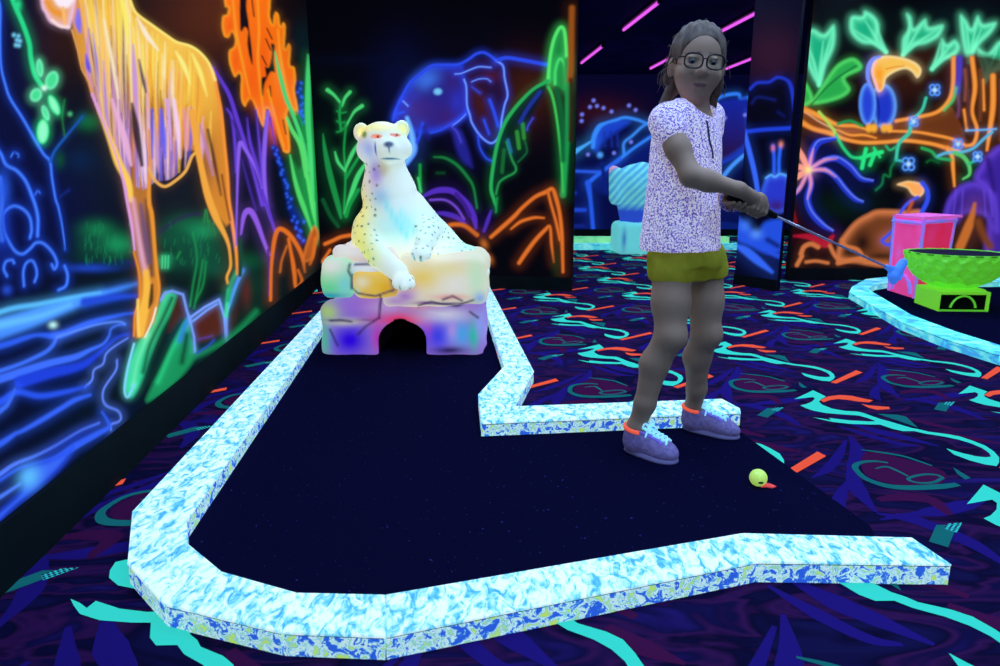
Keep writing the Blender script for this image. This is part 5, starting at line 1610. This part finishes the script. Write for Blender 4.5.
v, f = tube_geo([(bc[0], bc[1], bc[2] - .01), (bc[0], bc[1], bc[2] - .006)], R - .022, 48)
mesh_obj('dark_filling', v, f, plain('dark bowl inside', (10, 14, 46), rough=.9), e)
# stand: open box with arch
fl, fr_ = G(938, 312)[:2], G(988, 312.5)[:2]
lf = G(914, 303)[:2]
bk = lf + fr_ - fl
zs_ = P(938, 292, sc[1])[2]
cs = (fl + bk) / 2
sh = lambda q, k: cs + (q - cs) * k
v, f = prism_geo([fl, fr_, bk, lf], zs_ - .018, zs_)
mesh_obj('stand_top', v, f, M_GREEN2, e)
v, f = prism_geo([fl, sh(fl, .92), sh(lf, .92), lf], .004, zs_ - .018)
mesh_obj('side_panel', v, f, M_GREEN2, e)
v, f = prism_geo([fr_, sh(fr_, .94), sh(bk, .94), bk], .004, zs_ - .018)
mesh_obj('side_panel', v, f, M_GREEN2, e)
v, f = prism_geo([sh(fl, .9), sh(fr_, .9), sh(fr_, .82), sh(fl, .82)], .004, zs_ - .018)
mesh_obj('opening_dark_panel', v, f, M_BLACK, e)  # black sheet standing in for the dark inside of the opening
v, f = prism_geo([sh(fl, .97), sh(fr_, .97), sh(fr_, .94), sh(fl, .94)], .004, .016)
mesh_obj('sill', v, f, M_GREEN, e)
md = (fl + fr_) / 2 - np.array((.0, .0))
ux = (fr_ - fl) / np.linalg.norm(fr_ - fl)
md = sh(md, .94)
arc = [(*(md + ux * .085 * math.cos(k)), .01 + .10 * math.sin(k)) for k in np.linspace(0.2, math.pi - .2, 12)]
v, f = tube_geo(arc, .007, 6)
mesh_obj('arch_ring', v, f, M_GREEN, e)
v, f = tube_geo([(bc[0], bc[1], zs_ - .002), (bc[0], bc[1], zb + .02)], [.2, .15], 32)
mesh_obj('neck', v, f, M_GREEN2, e)
tag(e, 'lime green dimpled half golf ball bowl on a square stand with arched hole', 'golf obstacle')

# ---------------------------------------------------------------- golf ball and marker
c = G(757.5, 487)
e = empty('golf_ball', (c[0], c[1], .004))
rb = 0.0245
V, F = [], []
nr, na = 18, 28
for i in range(nr + 1):
    t = math.pi * i / nr
    for k in range(na):
        u = 2 * math.pi * k / na
        V.append((c[0] + rb * math.sin(t) * math.cos(u), c[1] + rb * math.sin(t) * math.sin(u), .004 + rb - rb * math.cos(t)))
F = [(i * na + k, i * na + (k + 1) % na, (i + 1) * na + (k + 1) % na, (i + 1) * na + k) for i in range(nr) for k in range(na)]
V = np.array(V)
cc = np.array((c[0], c[1], .004 + rb))
N = (V - cc) / rb
g = (math.sqrt(5) - 1) * math.pi
dp = np.array([(math.sqrt(1 - (1 - 2 * (i + .5) / 150) ** 2) * math.cos(g * i), math.sqrt(1 - (1 - 2 * (i + .5) / 150) ** 2) * math.sin(g * i), 1 - 2 * (i + .5) / 150) for i in range(150)])
dd = np.arccos(np.clip(N @ dp.T, -1, 1)).min(1)
V = V - N * (.0006 * np.exp(-(dd / .09) ** 4))[:, None]
mesh_obj('ball_shell', V, F, plain('yellow green golf ball', (196, 240, 110), emit=.5, rough=.3, spec=.5), e, True)
dv = np.array((-.05, -.95, -.2)); dv /= np.linalg.norm(dv)
R3 = rot_basis(dv)
vv, ff = [], []
for rr in (0, .22):
    for k in range(12):
        u = 2 * math.pi * k / 12
        q = dv + rr * (math.cos(u) * R3[0] * 1.5 + math.sin(u) * R3[2] * .8)
        q /= np.linalg.norm(q)
        vv.append(cc + q * rb * 1.012)
ff = [(k, (k + 1) % 12, 12 + (k + 1) % 12, 12 + k) for k in range(12)]
mesh_obj('printed_mark', vv, ff, plain('dark green print', (60, 130, 90), rough=.5), e)
tag(e, 'yellow green golf ball lying on the black felt mat', 'ball')
mk = [(760, 487), (764, 484.5), (770, 485.5), (776, 488.2), (772, 489.6), (766, 488.6), (761, 489)]
v, f = prism_geo([G(*p)[:2] for p in mk], .004, .0065)
tag(mesh_obj('tee_marker', v, f, plain('red orange marker', (226, 70, 70), emit=.4)), 'small flat red tee marker touching the golf ball', 'marker')

# ---------------------------------------------------------------- the girl
FWD = np.array((0.80, -0.60, 0.0))
SID = np.array((0.60, 0.80, 0.0))      # towards her left side
RB = np.array((SID, FWD, (0, 0, 1.0)))
HF = np.array((-0.06, -0.99, -0.04)); HF /= np.linalg.norm(HF)
roll = 0.09
HR = rot_basis(HF, (math.sin(roll), 0, math.cos(roll)))
HR[0] = -HR[0] if HR[0][0] < 0 else HR[0]
HC = P(697.5, 64, 2.05)


def H(s, f, u):
    """point in head axes: side (to image right), forward, up"""
    return HC + HR[0] * s + HR[1] * f + HR[2] * u


rhip, lhip = P(672, 262, 2.03), P(704, 262, 2.14)
rknee, lknee = P(670, 336, 1.975), P(706, 334, 2.105)
rank, lank = np.array((0.430, 2.002, .085)), np.array((0.668, 2.199, .085))
rtoe, ltoe = G(677, 464), G(745, 443)
rsho, lsho = P(665, 122, 1.985), P(709, 118, 2.20)
relb, lelb = P(691, 176, 1.90), P(708, 184, 2.22)
grip0, head_pt = P(734, 197, 1.885), P(889, 268, 2.36)
AX = (head_pt - grip0) / np.linalg.norm(head_pt - grip0)
rg = grip0 + AX * .085                                    # where the right hand holds
lg = grip0 + AX * .02
UPV = np.array((0, 0, 1.0)) - AX * AX[2]; UPV /= np.linalg.norm(UPV)
CAMV = np.cross(AX, UPV)
if CAMV[1] > 0:
    CAMV = -CAMV
rwri = P(739, 189.5, 1.865)
lwri = P(731, 201, 1.985)


def around(c, ang, r):
    return c + r * (math.cos(ang) * UPV + math.sin(ang) * CAMV)


def lerp(a, b, t):
    return a + (b - a) * t


bp = []
add = lambda *a: bp.append(a)
# trunk under the clothes, neck
add('+', 0, ('e', P(688, 255, 2.085), (.115, .08, .085), RB))
add('+', .05, ('e', P(688, 205, 2.08), (.095, .068, .13), RB))
add('+', .05, ('e', P(690, 145, 2.085), (.112, .072, .115), RB))
add('+', .03, ('c', lerp(rsho, lsho, .12), lerp(rsho, lsho, .88), .036, .036))
add('+', .03, ('c', P(696, 118, 2.085), P(696.5, 92, 2.07), .038, .035))
# legs
for hip, kn, an in ((rhip, rknee, rank), (lhip, lknee, lank)):
    add('+', .02, ('c', hip, lerp(hip, kn, .55), .062, .056))
    add('+', .02, ('c', lerp(hip, kn, .55), kn, .056, .044))
    cal = lerp(kn, an, .3) + np.array((-.012, .012, 0))
    add('+', .02, ('c', kn, cal, .043, .044))
    add('+', .02, ('c', cal, lerp(kn, an, .72), .043, .031))
    add('+', .02, ('c', lerp(kn, an, .72), an, .031, .028))
    add('+', .02, ('s', kn + FWD * .012, .037))
    add('+', .02, ('c', an, an - np.array((0, 0, .035)), .028, .03))
# arms
for sh_, el, wr in ((rsho, relb, rwri), (lsho, lelb, lwri)):
    add('+', .02, ('s', sh_, .036))
    add('+', .02, ('c', sh_, lerp(sh_, el, .5), .036, .033))
    add('+', .02, ('c', lerp(sh_, el, .5), el, .033, .028))
    add('+', .02, ('c', el, lerp(el, wr, .35), .028, .0275))
    add('+', .02, ('c', lerp(el, wr, .35), wr, .0275, .0185))
# hands round the grip: back of hand to the camera, fingers curling underneath
for hc, wr, cam_s in ((rg, rwri, 1.0), (lg, lwri, -1.0)):
    SV = CAMV * cam_s

    def arn(c, ang, r):
        return c + r * (math.cos(ang) * UPV + math.sin(ang) * SV)
    palm = arn(hc, 1.1, .024)
    add('+', .012, ('c', wr, lerp(wr, palm, .6), .020, .020))
    pr = np.array((AX, np.cross(UPV, AX), UPV))
    add('+', .012, ('e', palm, (.036, .015, .026), pr))
    for k, (off, ln, rad) in enumerate(((.030, 1.0, .0085), (.011, 1.08, .0088), (-.008, 1.0, .0085), (-.026, .85, .0075))):
        c0_ = hc + AX * off
        pts = [arn(c0_, 1.35, .026), arn(c0_, 2.05, .028), arn(c0_, 2.05 + .95 * ln, .0225), arn(c0_, 2.05 + 1.9 * ln, .0205)]
        for q in range(3):
            add('+', .004, ('c', pts[q], pts[q + 1], rad * (1 - .08 * q), rad * (.92 - .08 * q)))
    tb = arn(hc - AX * .012, .75, .026)
    tm = arn(hc + AX * .018, .25, .023)
    te = arn(hc + AX * .044, -.1, .021)
    add('+', .006, ('c', tb, tm, .0105, .0095)); add('+', .003, ('c', tm, te, .0092, .0078))
# head
add('+', .02, ('e', H(0, -.012, .016), (.070, .086, .092), HR))
add('+', .03, ('e', H(0, .022, -.045), (.054, .058, .060), HR))
add('+', .02, ('e', H(0, .052, -.089), (.023, .020, .017), HR))
add('+', .02, ('e', H(-.033, .042, -.036), (.028, .027, .026), HR)); add('+', .02, ('e', H(.033, .042, -.036), (.028, .027, .026), HR))
add('+', .012, ('c', H(0, .074, -.006), H(0, .090, -.031), .007, .0105))
add('+', .006, ('s', H(-.010, .080, -.035), .007)); add('+', .006, ('s', H(.010, .080, -.035), .007))
add('-', .012, ('e', H(-.029, .084, -.004), (.017, .013, .009), HR)); add('-', .012, ('e', H(.029, .084, -.004), (.017, .013, .009), HR))
add('+', .006, ('e', H(0, .0765, -.0625), (.019, .008, .0045), HR)); add('+', .006, ('e', H(0, .075, -.071), (.016, .008, .005), HR))
add('-', .003, ('c', H(-.019, .085, -.063), H(0, .088, -.0665), .0022, .0024)); add('-', .003, ('c', H(0, .088, -.0665), H(.019, .085, -.063), .0024, .0022))
for s in (-1, 1):
    add('+', .004, ('e', H(.029 * s, .0655, .0070), (.0150, .0075, .0045), HR)); add('+', .004, ('e', H(.029 * s, .0670, -.0145), (.0140, .0065, .0038), HR))
for s in (-1, 1):
    add('+', .008, ('e', H(.072 * s, -.012, -.012), (.010, .019, .029), HR))
V, F = blend(bp, 0.0038)
C = np.tile(lin((184, 150, 124)), (len(V), 1))
rel = V - HC
hs, hf, hu = rel @ HR[0], rel @ HR[1], rel @ HR[2]
lips = (np.abs(hs) < .022) & (np.abs(hu + .0665 - 9 * hs ** 2) < .0066 * (1 - (hs / .024) ** 2)) & (hf > .05)
C[lips] = lin((146, 100, 100))
brow = (np.abs(np.abs(hs) - .030) < .019) & (np.abs(hu - (.019 - 3.0 * (np.abs(hs) - .026) ** 2)) < .0026) & (hf > .05)
C[brow] = lin((128, 104, 86))
M_SKIN = painted('skin', emit=0.0, diff=1.0, rough=0.55, spec=0.3)
girl = mesh_obj('person', V, F, M_SKIN, None, True, C)
tag(girl, 'girl in a white speckled shirt and olive shorts holding a putter, wearing glasses', 'person')

# eyes
M_EYE = plain('eye white', (110, 110, 122), rough=.3, spec=.5)
M_IRIS = plain('dark iris', (22, 26, 34), rough=.2, spec=.5)


def ball_geo(c, r, nr=10, na=16):
    v = [(c[0] + r * math.sin(math.pi * i / nr) * math.cos(2 * math.pi * k / na), c[1] + r * math.sin(math.pi * i / nr) * math.sin(2 * math.pi * k / na), c[2] - r * math.cos(math.pi * i / nr))
         for i in range(nr + 1) for k in range(na)]
    f = [(i * na + k, i * na + (k + 1) % na, (i + 1) * na + (k + 1) % na, (i + 1) * na + k) for i in range(nr) for k in range(na)]
    return v, f


for s in (-1, 1):
    v, f = ball_geo(H(.029 * s, .0632, -.004), .0105)
    ey = mesh_obj('eye', v, f, M_EYE, girl, True)
    v, f = ball_geo(H(.0290 * s, .0686, -.0050), .0060, 8, 12)
    mesh_obj('iris', v, f, M_IRIS, ey, True)

# shirt
M_SHIRT, nt, b = new_mat('white speckled cotton')
tc = nt.nodes.new('ShaderNodeTexCoord')
vo = nt.nodes.new('ShaderNodeTexNoise'); vo.inputs['Scale'].default_value = 210; vo.inputs['Detail'].default_value = 1.0
rp = nt.nodes.new('ShaderNodeValToRGB')
el = rp.color_ramp.elements
el.new(.5); el.new(.5)
for k, (p_, c_) in enumerate(((0.36, (104, 92, 170)), (0.45, (170, 150, 220)), (0.52, (214, 208, 240)), (0.62, (236, 236, 250)))):
    el[k].position = p_; el[k].color = (*lin(c_), 1)
nt.links.new(tc.outputs['Object'], vo.inputs['Vector']); nt.links.new(vo.outputs['Fac'], rp.inputs['Fac'])
nt.links.new(rp.outputs['Color'], b.inputs['Base Color']); nt.links.new(rp.outputs['Color'], b.inputs['Emission Color'])
b.inputs['Emission Strength'].default_value = 0.42
b.inputs['Roughness'].default_value = .9
b.inputs['Specular IOR Level'].default_value = .05
lv = [(249, 679.5, 41), (235, 680, 40), (210, 681.5, 38.5), (180, 684, 37), (150, 686, 36), (130, 687, 35.5), (118, 688, 34.5), (108, 690, 30), (102, 692, 20)]
Yb = 2.085
zs, cx, cy, aa, bb = [], [], [], [], []
for py, pxc, hw in lv:
    q = P(pxc, py, Yb)
    w = hw * Yb / FPX
    k = w / math.sqrt((.146 * .6) ** 2 + (.112 * .8) ** 2)
    zs.append(q[2]); cx.append(q[0]); cy.append(q[1]); aa.append(.146 * k); bb.append(.112 * k)
bb[5:] = [x * y for x, y in zip(bb[5:], (.95, .88, .75, .62))]
aa[5:] = [x * y for x, y in zip(aa[5:], (1.02, 1.05, 1.12, 1.2))]
sp_ = [('+', 0, ('l', zs, cx, cy, aa, bb, RB))]
for sh_, el_ in ((rsho, relb), (lsho, lelb)):
    sp_.append(('+', .03, ('s', sh_, .040)))
    sp_.append(('+', .03, ('c', sh_, lerp(sh_, el_, .20), .040, .045)))
sp_.append(('+', .03, ('c', lerp(rsho, lsho, .1) + np.array((0, 0, .006)), lerp(rsho, lsho, .9) + np.array((0, 0, .006)), .044, .044)))
for sh_, el_, cut in ((rsho, relb, .34), (lsho, lelb, .34)):
    d_ = (el_ - sh_) / np.linalg.norm(el_ - sh_)
    sp_.append(('-', 0, ('c', lerp(sh_, el_, cut) + d_ * .052, el_ + d_ * .03, .050, .046)))
nk = P(697, 108, 2.06)
sp_.append(('-', .006, ('e', P(700, 106, 2.045), (.062, .075, .038), RB)))
sp_.append(('-', .006, ('c', P(696, 118, 2.085), P(696.5, 88, 2.07), .047, .047)))


def pleat(X):
    d = X - np.array((cx[0], cy[0], 0))
    a_ = np.arctan2(d[..., 1], d[..., 0])
    k = np.clip((zs[4] - X[..., 2]) / .3, 0, 1)[..., None]
    r = d[..., :2] / (np.linalg.norm(d[..., :2], axis=-1, keepdims=True) + 1e-6)
    w = .006 * np.sin(a_ * 9 + X[..., 2] * 6)[..., None] * k
    return np.concatenate((r * w, 0 * w), -1)


V, F = blend(sp_, 0.0045, warp=pleat)
shirt = mesh_obj('shirt', V, F, M_SHIRT, girl, True)
shirt['label'] = 'white speckled short sleeved shirt'
M_BTN = plain('dark placket seam', (60, 64, 110), rough=.6)
ft = lambda px, py: None
# placket seam on the chest front
seam = []
for py in (122, 130, 140, 150, 158):
    z = P(706, py, 2.0)[2]
    i = np.argmin(np.abs(V[:, 2] - z) * 3 + np.abs((V - P(705 + (py - 122) * .22, py, 2.0))[:, 0]) * 2 + V[:, 1] * .8)
    seam.append(V[i] + FWD * .001)
v, f = tube_geo(seam, .003, 6)
mesh_obj('placket', v, f, M_BTN, shirt)
# shorts
M_SHORTS = noise_mat('olive yellow cotton', [(0.35, (138, 146, 40)), (0.65, (166, 168, 54))], scale=(14, 14, 14), emit=0.12, rough=.9, spec=.05, bump=.3)
sz = [P(684, 282, Yb)[2], P(684, 262, Yb)[2], P(686, 240, Yb)[2]]
so = [('+', 0, ('l', [sz[1] - .005, sz[1] + .03, sz[2]], [P(684.5, 262, Yb)[0]] * 2 + [P(685, 240, Yb)[0]], [Yb, Yb, Yb], [.140, .137, .125], [.100, .098, .09], RB))]
for hip, kn, dz_ in ((rhip, rknee, .0), (lhip, lknee, .0)):
    so.append(('+', .015, ('c', hip + np.array((-.004, 0, .01)), lerp(hip, kn, .10), .072, .074)))
so.append(('+', .03, ('s', lerp(rhip, lhip, .5) + np.array((0, 0, -.002)) + FWD * .022, .068)))
so.append(('-', .004, ('b', P(672, 287, 2.03), (.3, .3, .0185), .004, None)))
V, F = blend(so, 0.0048)
V[:, 2] += .0015 * np.sin(V[:, 0] * 60 + V[:, 1] * 40)
shorts = mesh_obj('shorts', V, F, M_SHORTS, girl, True)
shorts['label'] = 'olive yellow shorts'
# hair
M_HAIR = noise_mat('ash blond hair', [(0.35, (84, 70, 62)), (0.65, (128, 108, 92))], scale=(60, 60, 14), detail=3, rough=.55, spec=.3, bump=.6)
hp = [('+', 0, ('e', H(0, -.022, .026), (.079, .092, .094), HR)), ('+', .02, ('e', H(0, -.085, .0), (.05, .04, .06), HR)),
      ('+', .01, ('c', H(-.068, -.02, .0), H(-.070, -.04, -.05), .018, .014)), ('+', .01, ('c', H(.066, -.02, .01), H(.072, -.03, -.06), .018, .016)),
      ('+', .02, ('c', H(0, -.10, -.02), H(.045, -.10, -.13), .036, .024)), ('+', .02, ('c', H(-.03, -.10, -.03), H(-.07, -.09, -.12), .026, .012)),
      ('+', .02, ('c', H(.07, -.05, -.05), H(.074, -.06, -.135), .020, .010)),
      ('-', .014, ('e', H(.002, .075, -.020), (.066, .072, .080), HR)),
      ('-', .006, ('e', H(-.078, .0, -.020), (.020, .026, .032), HR))]
V, F = blend(hp, 0.004)
hd = V - HC
V += (HR[0] * (.0016 * np.sin(hd @ HR[1] * 260 + hd @ HR[2] * 90))[:, None] + HR[2] * (.0014 * np.sin(hd @ HR[0] * 300 + hd @ HR[1] * 60))[:, None])
hair = mesh_obj('hair', V, F, M_HAIR, girl, True)
rr_ = random.Random(5)
wis = []
for k in range(46):
    a0 = rr_.uniform(-1.2, math.pi + 1.2)
    s0, u0 = .08 * math.cos(a0), .026 + .094 * math.sin(a0)
    f0 = rr_.uniform(-.07, .03)
    if u0 < -.03:
        u0 = rr_.uniform(-.05, .03); s0 = math.copysign(.074, s0)
    sg = 1 if s0 > 0 else -1
    l_ = rr_.uniform(.02, .05)
    if u0 > .04:
        q = [H(s0 * .97, f0, u0 * .99), H(s0 * 1.03, f0 - l_ * .4, u0 * 1.03), H(s0 * 1.02, f0 - l_ * .9, u0 * .98)]
    else:
        q = [H(s0, f0 - .02, u0), H(s0 + sg * rr_.uniform(0, .02), f0 - .03, u0 - l_ * .6), H(s0 + sg * rr_.uniform(-.01, .025), f0 - .03, u0 - l_ * 1.5)]
    wis.append(tube_geo(spline(q, 4), [.0009] * 8 + [.0004], 4))
v, f = join_geo(wis)
w_ = mesh_obj('loose_strands', v, f, M_HAIR, hair, True)
w_['kind'] = 'stuff'
# glasses
M_FRAME = plain('dark glasses frame', (24, 16, 26), rough=.35, spec=.5)
M_LENS, nt, b = new_mat('glass lens')
b.inputs['Base Color'].default_value = (0.75, 0.85, 0.8, 1)
b.inputs['Transmission Weight'].default_value = 1.0
b.inputs['Roughness'].default_value = .02
b.inputs['IOR'].default_value = 1.02
gl = empty('glasses', H(0, .098, -.006))
for s in (-1, 1):
    rim = []
    for k in range(25):
        t = 2 * math.pi * k / 24
        x_ = .0245 * math.copysign(abs(math.cos(t)) ** .75, math.cos(t)); y_ = .0185 * math.copysign(abs(math.sin(t)) ** .75, math.sin(t))
        rim.append(H(.030 * s + x_, .096 - abs(.030 * s + x_) * .12, -.006 + y_ + (.002 if y_ > 0 else 0)))
    v, f = tube_geo(rim, .0024, 6, False)
    fr = mesh_obj('rim', v, f, M_FRAME, gl, True)
    v, f = list(rim[:-1]), [tuple(range(24))]
    mesh_obj('lens', v, f, M_LENS, fr)
    v, f = tube_geo([H(.054 * s, .089, .004), H(.068 * s, .06, .006), H(.0745 * s, .0, .004), H(.076 * s, -.03, -.012)], .0018, 6)
    mesh_obj('temple', v, f, M_FRAME, gl, True)
v, f = tube_geo(spline([H(-.007, .097, -.002), H(0, .099, .002), H(.007, .097, -.002)], 4), .0018, 6)
mesh_obj('bridge', v, f, M_FRAME, gl, True)
gl.parent = girl
# bracelet on the left wrist
v, f = [], []
wdir = (lg - lelb) / np.linalg.norm(lg - lelb)
b1 = np.cross(wdir, (0, 0, 1.0)); b1 /= np.linalg.norm(b1); b2 = np.cross(b1, wdir)
parts_ = []
for off in (-.012, 0, .012):
    ring = [lwri + wdir * off + .027 * (math.cos(t) * b1 + math.sin(t) * b2) for t in np.linspace(0, 2 * math.pi, 25)]
    parts_.append(tube_geo(ring, .005, 6, False))
v, f = join_geo(parts_)
br = mesh_obj('bracelet', v, f, noise_mat('lilac lace', [(.4, (40, 40, 90)), (.6, (170, 160, 230))], scale=(140, 140, 140), emit=.1), girl, True)
# shoes
M_SHOE = noise_mat('lavender grey canvas', [(0.4, (128, 116, 176)), (0.6, (148, 136, 194))], scale=(90, 90, 90), rough=.8, emit=.06)
M_SOLE = plain('pale lilac rubber sole', (150, 140, 190), rough=.7)
M_LACE = plain('glowing white laces', (150, 226, 250), emit=.62)
M_LINE = plain('orange shoe lining', (250, 96, 70), emit=.62)
M_TRIM = plain('violet glowing shoe trim', (120, 110, 246), emit=.4)
for an, heel, toe, lab in ((rank, G(625.5, 452), G(675, 468), 'r'), (lank, G(684, 430), G(745, 444), 'l')):
    d_ = toe[:2] - heel[:2]
    L_ = np.linalg.norm(d_)
    L_ = .180 if lab == 'r' else .195
    d_ = np.array((*(d_ / np.linalg.norm(d_)), 0))
    s_ = np.array((-d_[1], d_[0], 0))
    h0 = np.array((heel[0], heel[1], .004)) + s_ * .024 - d_ * .012
    S_ = lambda a, b_, c_: h0 + d_ * a + s_ * b_ + np.array((0, 0, c_))
    R_ = np.array((d_, s_, (0, 0, 1.0)))
    sh0 = [('+', 0, ('e', S_(.045, 0, .036), (.047, .036, .040), R_)), ('+', .03, ('e', S_(.10, .0, .032), (.062, .038, .036), R_)), ('+', .03, ('e', S_(L_ - .047, 0, .024), (.050, .038, .028), R_)),
           ('+', .02, ('c', np.array((an[0], an[1], .045)), np.array((an[0], an[1], .078)), .038, .036)), ('+', .02, ('c', S_(.07, 0, .055), S_(.115, 0, .045), .028, .026)),
           ('&', 0, ('f', lambda X: .016 - X[..., 2])), ('-', .003, ('c', np.array((an[0], an[1], .105)) + d_ * .006, np.array((an[0], an[1], .17)) + d_ * .02, .033, .05))]
    V, F = blend(sh0, 0.0036)
    shoe = mesh_obj('shoe', V, F, M_SHOE, girl, True)
    so_ = [('+', 0, ('e', S_(.046, 0, .0), (.050, .040, .03), R_)), ('+', .03, ('e', S_(.10, 0, .0), (.062, .041, .028), R_)), ('+', .03, ('e', S_(L_ - .049, 0, .0), (.052, .041, .028), R_)),
           ('&', 0, ('f', lambda X: .004 - X[..., 2])), ('&', 0, ('f', lambda X: X[..., 2] - .0215))]
    V2, F2 = blend(so_, 0.0036)
    mesh_obj('sole', V2, F2, M_SOLE, shoe, True)
    ring = [np.array((an[0], an[1], .087)) + .0320 * (math.cos(t) * d_ * 1.05 + math.sin(t) * s_) + np.array((0, 0, -.006 * math.cos(t))) for t in np.linspace(.7, 2 * math.pi - .7, 21)]
    v, f = tube_geo(ring, .0070, 8)
    mesh_obj('lining', v, f, M_LINE, shoe, True)

    def top(a, b_):
        q = S_(a, b_, 0)
        i = np.argmin((V[:, 0] - q[0]) ** 2 + (V[:, 1] - q[1]) ** 2 - .012 * V[:, 2])
        return V[i] + np.array((0, 0, .003))
    lac = []
    for k in range(5):
        a = .082 + k * .015
        lac.append(tube_geo([top(a, -.022), top(a + .006, 0), top(a + .010, .022)], .0042, 6))
        lac.append(tube_geo([top(a + .004, .022), top(a + .006, 0), top(a + .012, -.022)], .0036, 6))
    k0 = top(.078, 0)
    for sg in (-1, 1):
        lac.append(tube_geo(spline([k0, k0 + s_ * .02 * sg + np.array((0, 0, .016)), k0 + s_ * .034 * sg + np.array((0, 0, .004)), k0 + s_ * .016 * sg], 5), .003, 6))
        lac.append(tube_geo(spline([k0, k0 + s_ * .018 * sg + d_ * .01, k0 + s_ * .036 * sg + d_ * .012 - np.array((0, 0, .022))], 5), .0028, 6))
    v, f = join_geo(lac)
    mesh_obj('laces', v, f, M_LACE, shoe, True)
    v, f = join_geo([tube_geo([top(.06, -.03), top(.10, -.030), top(.135, -.03), top(.15, 0), top(.135, .03)], .002, 5),
                     tube_geo([top(.135, -.03), top(.145, -.036)], .002, 5)])
    mesh_obj('trim', v, f, M_TRIM, shoe, True)

# ---------------------------------------------------------------- putter
M_GRIP = plain('black rubber grip', (14, 14, 20), rough=.8)
M_STEEL = plain('steel shaft', (190, 190, 205), rough=.25, metal=.6, emit=.12, emit_col=(120, 130, 200))  # bluish emission brightens the shaft, though steel gives off no light
M_BLUE = plain('blue fluorescent putter head', (66, 130, 240), emit=.55, rough=.5)
e = empty('putter', tuple(grip0))
v, f = tube_geo([grip0 - AX * .012, grip0 + AX * .16, grip0 + AX * .2], [.0135, .0115, .009], 12)
mesh_obj('grip', v, f, M_GRIP, e, True)
v, f = tube_geo([grip0 + AX * .19, head_pt], .0038, 10)
mesh_obj('shaft', v, f, M_STEEL, e, True)
hp_ = [('+', 0, ('c', head_pt - AX * .015, P(892, 269.5, 2.37), .009, .013)),
       ('+', .012, ('c', P(893, 276, 2.36), P(903, 262.5, 2.40), .0155, .0145)),
       ('+', .010, ('c', P(893, 276, 2.36), P(893.5, 281, 2.36), .016, .013)),
       ('+', .010, ('c', P(901.5, 266, 2.40), P(898.5, 278, 2.38), .013, .011))]
V, F = blend(hp_, 0.003)
mesh_obj('putter_head', V, F, M_BLUE, e, True)['label'] = 'blue plastic putter head'
tag(e, 'putter with steel shaft and blue head held out by the girl', 'putter')
